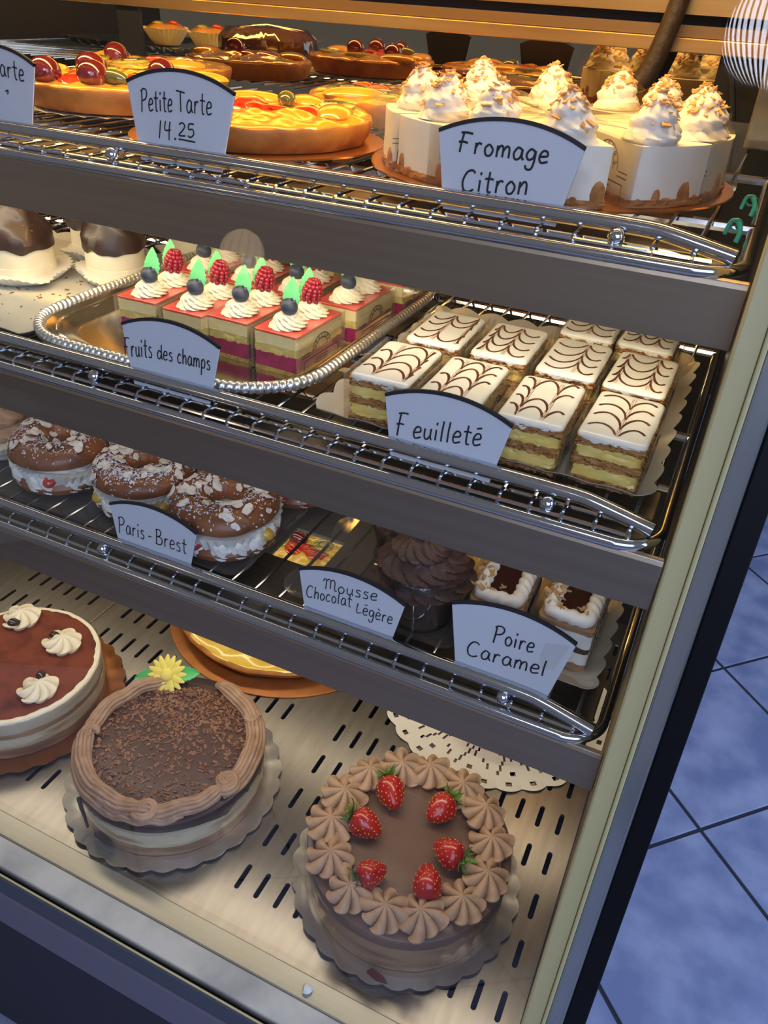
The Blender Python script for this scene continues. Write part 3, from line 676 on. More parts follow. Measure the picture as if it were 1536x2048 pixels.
obj('piped_border', pipe(P1, .0092, 1), 'choc_cream', t); obj('piped_border', pipe(P2, .0100, 2), 'choc_cream', t); obj('piped_border', pipe(P3, .0100, 3), 'choc_cream', t)
obj('piped_border', pipe(P5, .0092, 5), 'choc_cream', t)
for pts, rr in ((arc_pts(120, 190, .111, .1125, zt - .004), .0052), (arc_pts(200, 285, .1125, .111, zt - .005), .0055), (arc_pts(75, -20, .112, .112, zt - .004), .0055), (arc_pts(-45, -95, .111, .112, zt - .004), .0052)):
    obj('piped_border', pipe(pts, rr, 9, 5), 'choc_cream', t)
for (sx, sy, a0, tr, rr) in ((.040, -.095, 2.6, 1.4, .014), (.099, -.022, 4.2, 1.4, .014), (-.092, -.040, .5, .9, .010), (.074, .074, 1.0, 1.0, .010)):
    obj('piped_scroll', pipe(scroll(sx, sy, rr, a0, tr, zt + .003), .0055, 7, 5), 'choc_cream', t)
def on_top(rn):
    r = .094 * sqrt(rn.random()); a = rn.uniform(0, 2 * pi)
    if rn.random() < .35: a = rn.gauss(1.9, .7)
    return Vector((r * cos(a), r * sin(a), .0636)), (0, 0, 1)
s = obj('chocolate_shavings', scatter_bits(on_top, 1500, .002, .0068, 5, .28), 'shaving', t, smooth=False); s['kind'] = 'stuff'
f = obj('sugar_flower', G(), 'flower_yellow', t, loc=(-.066, .080, .078), rot=(radians(48), radians(-8), .35)); f.scale = (1.2, 1.2, 1.2)
for k in range(16):
    a = 2 * pi * k / 16; M = Matrix.Rotation(a, 4, 'Z'); g = G(); rows = []
    for i in range(7):
        u = i / 6; wv = .0034 * sin(pi * min(.98, .25 + .7 * u)) + .0004; rows.append([M @ Vector((.004 + .0185 * u, y, .0016 * sin(u * 3) + (.0012 if k % 2 else 0) - abs(y) * .25)) for y in (-wv, -wv * .5, 0, wv * .5, wv)])
    g.grid(rows); g.grid([[Vector(p) - Vector((0, 0, .001)) for p in r] for r in rows]); obj('petal', g, 'flower_yellow', f)
obj('flower_centre', G().ball((0, 0, .002), .0075, 20, 8, sc=(1, 1, .45)), 'flower_yellow', f)
for k, (a, tl) in enumerate(((pi + .1, .2), (.05, -.1))):
    l = obj('sugar_leaf', leaf_mesh(.024, .017, .001, 5, .1), 'flower_green', f); l.rotation_euler = (radians(90), 0, a + pi / 2); l.location = (.014 * cos(a), .014 * sin(a), -.002)
collar(t, .1185, .056, 5)

# 3 strawberry chocolate cake
c3 = (-.1605, .515)
cake_board(c3, .1315, 'silver_board', 'silver scalloped board under the strawberry-topped cake')
t = thing('strawberry_cake', 'round chocolate mousse cake ringed with cream rosettes and six strawberries', 'cake', (c3[0], c3[1], zb))
disc_layer('cake_base', 'layer_brown', .1125, 0, .014, t, seed=23); disc_layer('mousse_layer', 'layer_brown', .1135, .014, .046, t, seed=24)
obj('chocolate_glaze', G().lathe([(.1142, .0460), (.1152, .0468), (.1156, .056), (.1148, .0615), (.112, .0635), (.10, .0640), (.05, .0641), (.002, .0639)], 128, fn=lambda r, z, a, i: (r, z - (.003 * max(0, nz(cos(a) * 7, sin(a) * 7)) if i < 2 else 0))), 'choc_matte', t)
ros = [(-.236, .566), (-.209, .596), (-.172, .608), (-.131, .603), (-.099, .578), (-.076, .545), (-.0695, .505), (-.080, .466), (-.112, .437), (-.150, .424), (-.190, .430), (-.224, .454), (-.246, .486), (-.250, .527)]
for i, (x, y) in enumerate(ros):
    a = atan2(y - c3[1], x - c3[0]); x = c3[0] + .0925 * cos(a); y = c3[1] + .0925 * sin(a)
    obj('cream_rosette', star_rosette(.0268 + .0022 * rnd.random(), .0215, 8, 40 + i, .35), 'rosette_cream', t, loc=(x - c3[0], y - c3[1], .0632), rot=(radians(rnd.uniform(-8, 8)), radians(rnd.uniform(-8, 8)), rnd.uniform(0, 6)))
def strawberry(par, x, y, z, tip, tilt, sc, cal=True):
    """tip = direction the point faces on the cake"""
    prof = [(.001, -.0005), (.0075, .0008), (.0120, .0050), (.0130, .0100), (.0118, .0160), (.0088, .0225), (.0048, .0280), (.001, .0302)]
    pts = smooth_path([(r, 0, zz) for r, zz in prof], 3)
    g = G().lathe([(max(p.x, 1e-5), p.z) for p in pts], 28, fn=lambda r, zz, a, i: (r * (1 + .035 * cos(3 * a + 1)), zz))
    o = obj('strawberry', g, 'strawberry', par)
    sd = G()
    for i in range(9):
        u = .003 + .0245 * i / 8; n = max(4, int(11 * sin(pi * (.2 + .62 * i / 8))))
        R = None
        for p, q in zip(pts, pts[1:]):
            if p.z <= u <= q.z: R = p.x + (q.x - p.x) * (u - p.z) / max(1e-9, q.z - p.z)
        for k in range(n):
            a = 2 * pi * (k + .5 * (i % 2)) / n; rr = R * (1 + .035 * cos(3 * a + 1)) - .0001; sd.ball((rr * cos(a), rr * sin(a), u), .00058, 5, 4, sc=(1, 1, 1.5))
    obj('seeds', sd, 'straw_seed', o)
    if cal:
        cg = G()
        for k in range(9):
            M = Matrix.Rotation(2 * pi * k / 9 + .2 * (k % 2), 4, 'Z') @ Matrix.Rotation(radians(18 + 16 * (k % 3)), 4, 'Y'); L = .012 + .003 * (k % 2)
            rows = [[M @ Vector((L * u, s * .0030 * sin(pi * (.18 + .8 * u)), -.0018 + .0030 * sin(u * 2.6) + abs(s) * .0007)) for s in (-1, -.5, 0, .5, 1)] for u in [i / 5 for i in range(6)]]
            cg.grid(rows); cg.grid([[p - Vector((0, 0, .0004)) for p in r] for r in rows])
        cg.tube([(0, 0, -.001), (.0005, .0005, -.005)], .0011, 6); obj('calyx', cg, 'calyx', o)
    d = Vector((cos(tip) * cos(tilt), sin(tip) * cos(tilt), sin(tilt)))
    o.rotation_mode = 'QUATERNION'; o.rotation_quaternion = d.to_track_quat('Z', 'Y'); o.location = (x, y, z); o.scale = (sc, sc, sc)
    return o
for (bx, by, tx, ty, tilt, sc, cal) in [(-.2115, .563, -.189, .5345, -.10, 1.30, True), (-.1345, .572, -.148, .538, -.10, 1.25, True), (-.226, .501, -.192, .498, -.18, 1.25, True), (-.096, .506, -.128, .5135, -.15, 1.22, True), (-.188, .437, -.166, .463, -.05, 1.12, True), (-.113, .450, -.128, .483, .05, 1.22, False)]:
    a = atan2(ty - by, tx - bx); strawberry(t, bx - c3[0], by - c3[1], .0635 + .0155 * sc, a, tilt, sc, cal)
collar(t, .1180, .055, 8)
obj('chocolate_smear', G().add([(x, y, .0006 - 0) for x, y in ((.012, -.1165), (.026, -.1185), (.034, -.1235), (.022, -.1265), (.008, -.122))], [(0, 1, 2, 3, 4)]), 'cocoa', t, smooth=False, loc=(0, 0, .0012))

# lemon tart and doily at the back of the deck
def gold_round(c, r, z, label, m='gold_board'):
    g = G().lathe([(.002, 0), (r, 0), (r, .0016), (r * .985, .0020), (.002, .0020)], 96); return tag(obj('tart_board', g, m, loc=(c[0], c[1], z)), label, 'cake board')
gold_round((-.5165, .858), .197, DECK + .0005, 'round gold board under the yellow tart on the slotted deck')

def tart(name, label, c, r, h, z, fruits, fill='custard_glaze', seed=0, group=None):
    """glazed custard tart in a baked crust; fruits: (kind, x, y, size, turn)"""
    t = thing(name, label, 'tart', (c[0], c[1], z), 0, group)
    def wob(rr, zz, a, i): return rr * (1 + .012 * nz(cos(a) * 4 + seed, sin(a) * 4)), zz + (.0022 * nz(cos(a) * 7 + seed, sin(a) * 7, 2) if i > 2 else 0)
    obj('crust', G().lathe([(r * .3, 0), (r * .90, 0), (r * .93, .001), (r * .97, h * .4), (r, h * .85), (r * .99, h * .97), (r * .965, h), (r * .945, h * .93), (r * .92, h * .70), (r * .3, h * .6)], 96, fn=wob), 'crust', t)
    def lump(rr, zz, a, i):
        p = Vector((rr * cos(a) * 38 + seed, rr * sin(a) * 38, 0)); d = .0042 * noise.noise(p) + .0022 * noise.noise(p * 2.3) if rr < r * .9 else .002 * noise.noise(p)
        return rr * (1 + (.014 * nz(cos(a) * 6 + seed, sin(a) * 6) if i == 0 else 0)), zz + d
    prof = [(r * .982, h * .90), (r * .972, h * 1.0)] + [(r * (.955 - .955 * k / 14) + 1e-4, h * (1.06 + .10 * sin(pi * k / 14) + .04 * k / 14)) for k in range(15)]
    obj('glazed_filling', G().lathe(prof, 110, fn=lump), fill, t)
    ht = h * 1.12
    for q, (kind, x, y, sz, tn) in enumerate(fruits):
        if kind == 'grape': obj('red_grape', G().ball((0, 0, 0), sz, 20, 14, sc=(1.12, 1, .95)), 'grape', t, loc=(x, y, ht + sz * .45), rot=(0, .2, tn))
        elif kind == 'green': obj('green_grape', G().ball((0, 0, 0), sz, 18, 12, sc=(1.5, .8, .7)), 'green_grape', t, loc=(x, y, ht + sz * .5), rot=(0, .1, tn))
        elif kind == 'red':
            obj('strawberry_slice', G().lathe([(.0005, sz * .30), (sz * .5, sz * .27), (sz * .85, sz * .15), (sz, 0), (sz * .9, -.002)], 18, fn=lambda rr, zz, a, i: (rr * (1.35 if cos(a) > 0 else 1) * (1 - .18 * cos(2 * a)), zz)), 'red_fruit', t, loc=(x, y, ht), rot=(.2, .1, tn))
        elif kind == 'peach':
            obj('peach_slice', G().ball((0, 0, 0), sz, 18, 10, sc=(1.5, .8, .35)), 'custard_glaze', t, loc=(x, y, ht + .001), rot=(0, 0, tn))
        elif kind == 'kiwi':
            k = obj('kiwi_slice', G().lathe([(.0005, .0030), (sz * .8, .0030), (sz, .0018), (sz, -.003)], 28), 'kiwi', t, loc=(x, y, ht + .0012), rot=(.06, -.04, tn))
            obj('kiwi_heart', G().lathe([(.0003, .0036), (sz * .24, .0036), (sz * .32, .0029)], 18, fn=lambda rr, zz, a, i: (rr * (1 + .25 * cos(9 * a)), zz)), 'kiwi_core', k)
            g = G()
            for m in range(22): a = 2 * pi * m / 22; rr = sz * (.42 + .08 * (m % 2)); g.ball((rr * cos(a), rr * sin(a), .0031), .0009, 6, 4, sc=(1.3, .8, .4), M=Matrix.Rotation(a, 3, 'Z'))
            obj('kiwi_seeds', g, 'seed', k)
    return t
# back of the deck
lr = random.Random(3)
tart('yellow_tart', 'yellow glazed tart with dark berries on a gold board under the lowest shelf', (-.5255, .862), .181, .022, DECK + .003,
     [('grape', x, y, .0125, 1) for x, y in ((-.068, -.138), (.062, -.134), (.12, -.06), (-.12, -.06), (0, -.075))] +
     [('grape', -.060, .135, .016, 0), ('kiwi', -.085, .118, .018, 0), ('kiwi', -.014, .142, .018, 0), ('red', -.052, .104, .018, 1), ('red', -.010, .112, .018, 2), ('red', -.03, .122, .015, 2), ('red', -.09, .09, .015, 2)], 'lemon_filling', 2)
def doily(c, r, z, label):
    n = 30; m = n * 8; g = G(); rings = []
    prof = [.0, .55, .62, .66, .72, .76, .82, .86, .92, .955, 1.0]
    for i, q in enumerate(prof):
        row = []
        for k in range(m):
            a = 2 * pi * k / m; rr = r * max(q, .002)
            if q > .9: rr *= 1 + .035 * (q - .9) / .1 * (abs(sin(n * a / 2)) - .5)
            row.append((rr * cos(a), rr * sin(a), .0008 + .0022 * max(0, q - .9) / .1 * abs(sin(n * a / 2))))
        rings.append(row)
    o = len(g.v); g.v += [p for r_ in rings for p in r_]
    for i in range(len(prof) - 1):
        for k in range(m):
            hole = (i == 2 and k % 16 in (1, 4, 7)) or (i == 3 and k % 16 in (3, 6)) or (i == 4 and k % 16 in (2, 10)) or (i == 5 and k % 16 in (1, 12)) or (i == 6 and k % 16 in (0, 5, 6)) or (i == 8 and k % 8 in (3, 4))
            if not hole: g.f.append((o + i * m + k, o + i * m + (k + 1) % m, o + (i + 1) * m + (k + 1) % m, o + (i + 1) * m + k))
    return tag(obj('paper_doily', g, 'doily_paper', loc=(c[0], c[1], z), smooth=False), label, 'doily')
doily((-.153, .8335), .1665, DECK + .0006, 'white lace paper doily with scalloped edge on the slotted deck')
tart('baked_tart', 'brown-crusted tart on the white lace doily under the lowest shelf', (-.1355, .826), .104, .026, DECK + .003, [('red', .03, .0, .015, 0), ('red', -.03, .02, .015, 1)], 'lemon_filling', 6)
tag(obj('white_crumb', G().lathe([(.0005, 0), (.0045, .0005), (.0055, .003), (.0035, .0065), (.0005, .0072)], 9, fn=lambda r, z, a, i: (r * (1 + .35 * nz(cos(a) * 2, sin(a) * 2, z * 300)), z)), 'crumb_white', loc=(-.1985, .3490, DECK + .0032)), 'small white crumb lying on the beige front sill', 'crumb')

# ---------------------------------------------------------------- top shelf
doily((-.675, .775), .110, ZA, 'white paper doily under the tart with four dark grapes on the top shelf')
tart('fruit_tart', 'fruit tart with four dark grapes, beside the cut-off sign on the top shelf', (-.675, .775), .108, .0235, ZA + .003,
     [('grape', -.030, -.082, .0150, 0), ('grape', .022, -.070, .0150, 1), ('grape', -.036, -.008, .0155, .4), ('grape', .044, .012, .0150, 2), ('red', -.006, -.072, .016, .3), ('red', .012, -.030, .018, 2.8), ('red', .040, -.018, .016, 1.2), ('red', -.024, -.045, .016, 0), ('kiwi', .0, .055, .022, .2), ('kiwi', -.06, .03, .024, 2),
      ('peach', .07, .05, .022, 0), ('peach', .082, -.02, .022, 1.5), ('peach', -.08, -.03, .022, 1.7), ('green', .040, -.060, .011, .2)], seed=1)
tart('fruit_tart', 'fruit tart with kiwi and one dark grape behind the four-grape tart', (-.790, .980), .098, .0235, ZA,
     [('grape', -.045, -.030, .0150, 0), ('kiwi', -.005, -.05, .024, .2), ('kiwi', -.06, -.06, .022, 1), ('red', .0, -.012, .018, .4), ('red', .03, -.02, .016, 1.4), ('peach', .06, -.03, .022, .5), ('peach', -.08, .0, .022, 1.5)], seed=5)
gold_round((-.455, .704), .121, ZA, 'round gold board under the small kiwi tart on the top shelf')
tart('fruit_tart', 'small fruit tart with a kiwi slice, red fruit and a green grape', (-.455, .702), .110, .0215, ZA + .002,
     [('kiwi', .050, .048, .026, .3), ('red', -.016, .006, .019, .4), ('red', .014, -.012, .017, 1.2), ('red', .048, .000, .015, .2), ('green', .014, .030, .0115, 2.2), ('peach', -.030, .036, .024, .6), ('peach', .020, .060, .022, 2.4), ('peach', -.05, -.03, .022, 2.4), ('red', .030, -.002, .014, 2.6), ('peach', .075, .015, .022, 2)], seed=2, group=None)
tart('fruit_tart', 'pale green and yellow fruit tart behind the small kiwi tart', (-.415, .936), .103, .0235, ZA,
     [('kiwi', -.05, -.03, .024, .3), ('kiwi', .0, -.05, .024, 1.3), ('kiwi', .05, -.03, .024, 2.3), ('peach', -.02, -.07, .024, .6), ('red', -.03, .0, .015, 0), ('red', -.06, .02, .014, 0)], seed=4)
# kept just outside the picture, seen in the mirror doors
bt = tag(obj('serving_tray', wavy_tray(-1.36, -1.03, .565, .83, .012, .02, .002, .03, .03), 'silver_tray', loc=(0, 0, ZA)), 'silver tray with paper-cup tartlets, seen only in the mirror doors', 'tray')
cup_small = paper_cup_mesh(.026, .046, .030, 30, .06)
for i, (x, y, lb) in enumerate([(-1.215, .64, 'fruit tartlet in a white paper cup, farther from the black door stile in the mirror'), (-1.105, .64, 'fruit tartlet in a white paper cup beside the wrapped cake in the mirror')]):
    t = thing('fruit_tartlet', lb, 'tartlet', (x, y, ZA + .003), 0, 'mirrored tartlets')
    obj('paper_cup', cup_small, 'paper_cup', t); obj('custard_top', G().lathe([(.040, .024), (.041, .030), (.030, .036), (.001, .038)], 40, fn=lambda r, z, a, i: (r, z + .003 * nz(cos(a) * r * 60, sin(a) * r * 60))), 'custard_glaze', t)
    obj('strawberry_slice', G().ball((.012, -.008, .038), .011, 14, 10, sc=(1.2, .8, .5)), 'red_fruit', t); obj('kiwi_slice', G().ball((-.012, .01, .037), .012, 14, 10, sc=(1, 1, .4)), 'kiwi', t)
t = thing('wrapped_cake', 'brown fruit cake wrapped in shiny clear film, seen in the mirror doors', 'cake', (-.93, .70, ZA))
obj('cake', G().lathe([(.02, 0), (.080, 0), (.088, .012), (.086, .034), (.07, .046), (.001, .05)], 60, fn=lambda r, z, a, i: (r * (1 + .05 * nz(cos(a) * 3, sin(a) * 3, z * 40)), z + .004 * nz(cos(a) * 5, sin(a) * 5))), 'brioche', t)
obj('film_wrap', G().lathe([(.092, 0), (.095, .012), (.092, .036), (.075, .050), (.001, .056)], 80, fn=lambda r, z, a, i: (r * (1 + .05 * nz(cos(a) * 7, sin(a) * 7, z * 90)), z + .003 * nz(cos(a) * 9, sin(a) * 9))), 'wrap', t)

# cheesecake in slices
cb = (-.179, .740)
gold_round(cb, .156, ZA, 'round gold board under the sliced lemon cheesecake')
def wedge(half, rin, rout, n=10):
    o = [(rin * cos(-half), rin * sin(-half))] + [(rout * cos(-half + 2 * half * k / n), rout * sin(-half + 2 * half * k / n)) for k in range(n + 1)] + [(rin * cos(half), rin * sin(half))]
    return resample(o, 64)
film_txt = None
def film_print(L, H, x0=0.0):
    """border lines, an arch and the arched word on clear film, in the x-z plane facing -y"""
    g = G(); up = Vector((0, -1, 0)); wv = .0007
    cx, cz, R = x0 + L * .5, H * .48, H * .36
    for rr in (R, R * .66): g.ribbon([(cx + rr * 1.25 * cos(a), 0, cz + rr * sin(a)) for a in [pi * k / 16 for k in range(17)]], wv, .0001, up)
    wd = 'VERGERS'; m = len(wd)
    for i, ch in enumerate(wd):
        a = pi * (.90 - .80 * i / (m - 1)); w0, st = FONT[ch]; hh = R * .26; px, pz = cx + R * .70 * 1.25 * cos(a), cz + R * .70 * sin(a); tdx, tdz = sin(a), -cos(a); ndx, ndz = cos(a), sin(a)
        for s in st: g.ribbon([(px + (u - w0 / 2) * hh * tdx + v * hh * ndx, 0, pz + (u - w0 / 2) * hh * tdz + v * hh * ndz) for u, v in s], wv * .9, .0001, up)
    for z0, a, b in ((cz, .04, .22), (cz - H * .07, .04, .24), (cz, .78, .96), (cz - H * .07, .76, .96), (cz - H * .17, .10, .90), (cz - H * .25, .34, .66), (cz - H * .32, .38, .62), (cz - H * .39, .36, .64)):
        g.ribbon([(x0 + L * a, 0, z0), (x0 + L * b, 0, z0)], wv * .9, .0001, up)
    g.ribbon([(x0 + L * .10, 0, cz - H * .17), (x0 + L * .09, 0, cz - H * .42)], wv, .0001, up); g.ribbon([(x0 + L * .90, 0, cz - H * .17), (x0 + L * .91, 0, cz - H * .42)], wv, .0001, up)
    return g
CH = .0415
def cheese_slice(label, ang, rx=.112, side=0, push=.0, film=True, seed=0, half=radians(13.2)):
    t = thing('cheesecake_slice', label, 'cake slice', (cb[0] + push * cos(ang), cb[1] + push * sin(ang), ZA + .0022), ang, 'cheesecake slices')
    obj('biscuit_base', G().block(wedge(half, .010, .1425), 0, .0055, 3, .0014, seed), 'biscuit', t)
    obj('cheese_filling', G().block(wedge(half * .99, .010, .1415), .005, CH, 4, .0003, seed + 1), 'cheese', t)
    rn = random.Random(seed); g = G()
    for k in range(13):
        a = rn.uniform(-half * .95, half * .95); hh = rn.uniform(.002, .012) * (.4 if k % 3 else 1.3); M = Matrix.Rotation(a, 4, 'Z') @ Matrix.Translation((.1415, 0, hh * .5 + .002))
        g.ball((0, 0, 0), .0045, 8, 6, sc=(.35, rn.uniform(.6, 1.3), hh / .007), M=M.to_3x3()); n = 56
        for q in range(len(g.v) - n, len(g.v)): g.v[q] = tuple(Vector(g.v[q]) + M.translation)
    obj('crumb_crust', g, 'biscuit', t)
    r = obj('cream_swirl', swirl(.0205, .034, 2.4, 44, 44, 10, .10, .1, .12, seed), 'white_cream', t, loc=(rx, side, CH - .001), rot=(0, 0, seed * 1.3))
    def pl(rn):
        a = rn.uniform(0, 2 * pi); u = min(1, max(.12, rn.gauss(.78, .20))); rr = .0205 * ((1 - u ** 2.6) ** .7 * (1 - .30 * u)) * 1.02 + .0004
        return Vector((rr * cos(a) + .1 * u * u * .0205, rr * sin(a), .034 * u)), (cos(a) * (1 - u), sin(a) * (1 - u), .3 + u)
    f = obj('coconut_flakes', scatter_bits(pl, 60, .003, .0075, seed + 5, .3), 'toasted', r, smooth=False); f['kind'] = 'stuff'
    if film:
        fl = obj('clear_film', G().box(.012, .157, 0, .0002, 0, CH + .009), 'film', t, smooth=False, rot=(0, 0, -half * 1.14)); obj('film_print', film_print(.085, CH + .006, .062), 'film_ink', fl, smooth=False, loc=(0, -.0003, 0))
    return t
hw = radians
for i, (a, lb, rx, sd, ps, fl, hf) in enumerate([
    (-150, 'cheesecake slice at the end of the cake nearest the small fruit tart', .112, 0, .004, True, 13),
    (-122, 'cheesecake slice beside the Fromage Citron sign, crumb at the foot of its pale wall', .116, .0, .003, True, 13),
    (-98, 'cheesecake slice mostly hidden by the Fromage Citron sign', .116, 0, .002, True, 11),
    (-72, 'cheesecake slice half covered by the Fromage Citron sign, turned to show its cut corner', .124, 0, .012, True, 13),
    (-38, 'frontmost cheesecake slice with the broad blue-lit wall and crumbly base', .122, -.012, .006, True, 15),
    (-8, 'cheesecake slice behind the broad blue-lit one, nearest the case end', .122, -.02, .004, True, 14),
    (20, 'back cheesecake slice beside the mirror door, near the case end', .115, -.02, .0, True, 13),
    (46, 'back cheesecake slice standing before the hanging grip', .100, -.01, .0, True, 13),
    (73, 'middle one of the back row of cheesecake slices', .104, 0, .0, True, 13),
    (108, 'back cheesecake slice behind the Fromage Citron sign', .098, 0, .0, True, 13),
    (140, 'back cheesecake slice closest to the pale fruit tart', .125, 0, .0, True, 13)]):
    cheese_slice(lb, hw(a), rx, sd, ps, fl, 20 + i, hw(hf))
# ties and cable at the end of the top shelf
for i, (x, y, lb) in enumerate([(-.0085, .752, 'teal twist tie on the far wire at the end of the top shelf'), (-.0125, .650, 'teal twist tie hanging from the wire beside the cheesecake board')]):
    g = G(); z = SH['top'][0]; g.tube([(x + .004 * cos(a), y, z + .004 * sin(a)) for a in [2 * pi * k / 12 for k in range(13)]], .0008, 6)
    g.ribbon(smooth_path([(x, y, z + .003), (x + .004, y - .003, z - .003), (x + .003, y - .005, z - .011)], 4), .0035, .0006, Vector((0, -1, 0))); g.ribbon(smooth_path([(x, y, z + .003), (x - .004, y - .001, z + .002), (x - .006, y - .003, z - .007)], 4), .003, .0006, Vector((0, -1, 0)))
    tag(obj('twist_tie', g, 'teal_tie'), lb, 'tie')
tag(obj('black_cable', G().tube(smooth_path([(-.070, 1.072, 1.43), (-.055, 1.070, 1.38), (-.045, 1.072, 1.30), (-.060, 1.070, 1.20), (-.050, 1.072, 1.10), (-.055, 1.07, .64)], 6), .0035, 8), 'rubber'), 'black cable hanging behind the shelves at the case end', 'cable')

# ---------------------------------------------------------------- middle shelf
# silver tray with a rope-twist rim
def rope_tray(x0, x1, y0, y1, z, label):
    t = thing('silver_tray', label, 'tray', ((x0 + x1) / 2, (y0 + y1) / 2, z))
    w2, l2 = (x1 - x0) / 2, (y1 - y0) / 2
    def ring(d, zz, m=200): return [(x, y, zz) for x, y in resample(rrect(-w2 + d, w2 - d, -l2 + d, l2 - d, .078 - d * .6, 10), m)]
    g = G(); rings = [ring(d, zz) for d, zz in ((.002, .0125), (.012, .0120), (.016, .0095), (.022, .0085), (.030, .0030), (.036, .0015))]
    g.grid(rings, cv=True); o = len(g.v); g.v += rings[-1]; g.f.append(tuple(range(o, o + 200)))
    low = [[(x, y, q - .0012) for x, y, q in R] for R in rings]; g.grid(low, cv=True); o = len(g.v); g.v += low[-1]; g.f.append(tuple(range(o, o + 200)))
    g.grid([rings[0], low[0]], cv=True); obj('tray_pan', g, 'silver_tray', t)
    m = 1700; path = ring(.006, .0125, m); L = 190
    obj('rope_rim', G().tube(path, .0052, 10, closed=True, fn=lambda i, a: .76 + .36 * abs(sin(pi * L * i / m + a * .5)) ** .7), 'rope_silver', t)
    obj('inner_bead', G().tube(ring(.0195, .0093), .0016, 8, closed=True), 'silver_tray', t)
    return t
rope_tray(-.622, -.304, .497, .885, ZB, 'silver serving tray with a rope-twist rim under the layered fruit squares')

# layered fruit square
BW, BL, BH = .046, .082, .0385
def bar_outline(w_, l_, n=72): return resample(rrect(-w_ / 2, w_ / 2, 0, l_, .0015, 3), n)
leafg = leaf_mesh(.030, .0185); bbg = blueberry_mesh(.0082); rbg = raspberry_mesh(.0094, .0210)
def make_square(front='blue', back='rasp', film=True):
    t = thing('fruit_square', 'x', 'cake square', (0, 0, 0), 0, 'layered fruit squares')
    obj('crumb_base', G().block(bar_outline(BW + .001, BL), 0, .0045, 2, .0010, 1), 'crumb_base', t)
    obj('berry_mousse', G().block(bar_outline(BW, BL), .0045, .0185, 4, .0004, 2), 'berry', t)
    obj('sponge', G().block(bar_outline(BW, BL), .018, .0262, 4, .0009, 3), 'sponge', t)
    obj('vanilla_mousse', G().block(bar_outline(BW, BL), .0257, .0362, 4, .0003, 4), 'vanilla', t)
    obj('red_glaze', G().block(bar_outline(BW + .0004, BL), .0360, BH, 2, .0002, 5), 'glaze_red', t, bevel=.0006)
    for (yy, kind, s) in ((.022, front, 1), (.060, back, 2)):
        r = obj('cream_rosette', swirl(.0160, .0155, 1.3, 44, 28, 10, .22, 0, .2, s), 'cream', t, loc=(0, yy, BH - .0005), rot=(0, 0, s))
        if kind == 'blue': obj('blueberry', bbg, 'blueberry', r, loc=(0, -.002, .0185), rot=(.5, .2, .4))
        elif kind == 'rasp': obj('raspberry', rbg, 'raspberry', r, loc=(0, 0, .0105), rot=(.15, -.1, .4))
        if kind: obj('sugar_leaf', leafg, 'sugar_leaf', r, loc=(.003, .005, .0120), rot=(radians(-12), 0, -s + .15))
    if film:
        for sx in (1, -1):
            f = obj('clear_film', G().box(-.0001, .0001, -.003, BL + .003, .001, BH + .001), 'film', t, smooth=False, loc=(sx * (BW / 2 + .0012), 0, 0))
            obj('film_print', film_print(BL * .92, BH * .9, .003), 'film_ink', f, smooth=False, loc=(.0003, 0, .002), rot=(0, 0, radians(90)))
    return t
proto = make_square(); proto2 = make_square('blue', None); 
zs = ZB + .0016
sq = [(-.514, .5725, .03, 'layered fruit square at the front corner of the silver tray nearest the chocolate domes', 0),
      (-.458, .5685, .00, 'layered fruit square with a blueberry, directly behind the Fruits des champs sign', 0),
      (-.4135, .5760, -.03, 'layered fruit square showing its whole front face beside the Fruits des champs sign', 0),
      (-.3590, .5715, -.03, 'frontmost layered fruit square standing apart, film with arched lettering on its side', 0),
      (-.3480, .6660, -.02, 'layered fruit square alone behind the frontmost one, nearest the iced pastry slices', 1),
      (-.521, .6700, .03, 'layered fruit square in the second row, nearest the chocolate domes', 0),
      (-.463, .6660, .00, 'layered fruit square in the middle of the second row', 0),
      (-.405, .6640, .00, 'layered fruit square in the second row, behind the two raspberries in the centre', 0),
      (-.3400, .7600, -.02, 'film-wrapped fruit square at the far edge of the tray, beside the rope rim', 1),
      (-.500, .768, .0, 'layered fruit square in the third row, mostly hidden by the steel lip', 0),
      (-.425, .764, .0, 'layered fruit square in the third row, its cream cut off by the steel lip', 0)]
for i, (x, y, rz, lb, k) in enumerate(sq):
    src = proto2 if k else proto
    if i == 0 or i == 4: src.location = (x, y, zs); src.rotation_euler = (0, 0, rz); src['label'] = lb
    else: dup(src, (x, y, zs), rz, lb)

# iced pastry slices
FW, FL, FH = .050, .084, .041
def flaky(w_, l_, z0, z1, seed): return G().block(resample(rrect(-w_ / 2, w_ / 2, 0, l_, .002, 3), 110), z0, z1, 8, .0017, seed)
def icing_mesh(seed):
    m = 120; base = resample(rrect(-FW / 2 - .0005, FW / 2 + .0005, -.0008, FL + .0006, .006, 5), m); cx, cy = 0, FL / 2
    rn = random.Random(seed); rings = []
    for q, (ins, z) in enumerate(((.010, FH), (.004, FH - .0001), (.0012, FH - .0012), (0, FH - .003), (.0004, None))):
        row = []
        for k, (x, y) in enumerate(base):
            d = Vector((cx - x, cy - y)); d.normalize()
            zz = z
            if z is None:
                zz = FH - .0045 - .006 * max(0, nz(x * 70 + seed * 3, y * 70, seed)) - (.004 * max(0, nz(x * 130 + seed, 4, 1)) if y < .002 else 0)
            row.append((x + d.x * ins, y + d.y * ins, zz))
        rings.append(row)
    g = G(); g.grid(rings, cv=True); o = len(g.v); g.v += rings[0]; g.f.append(tuple(range(o, o + m))[::-1]); return g
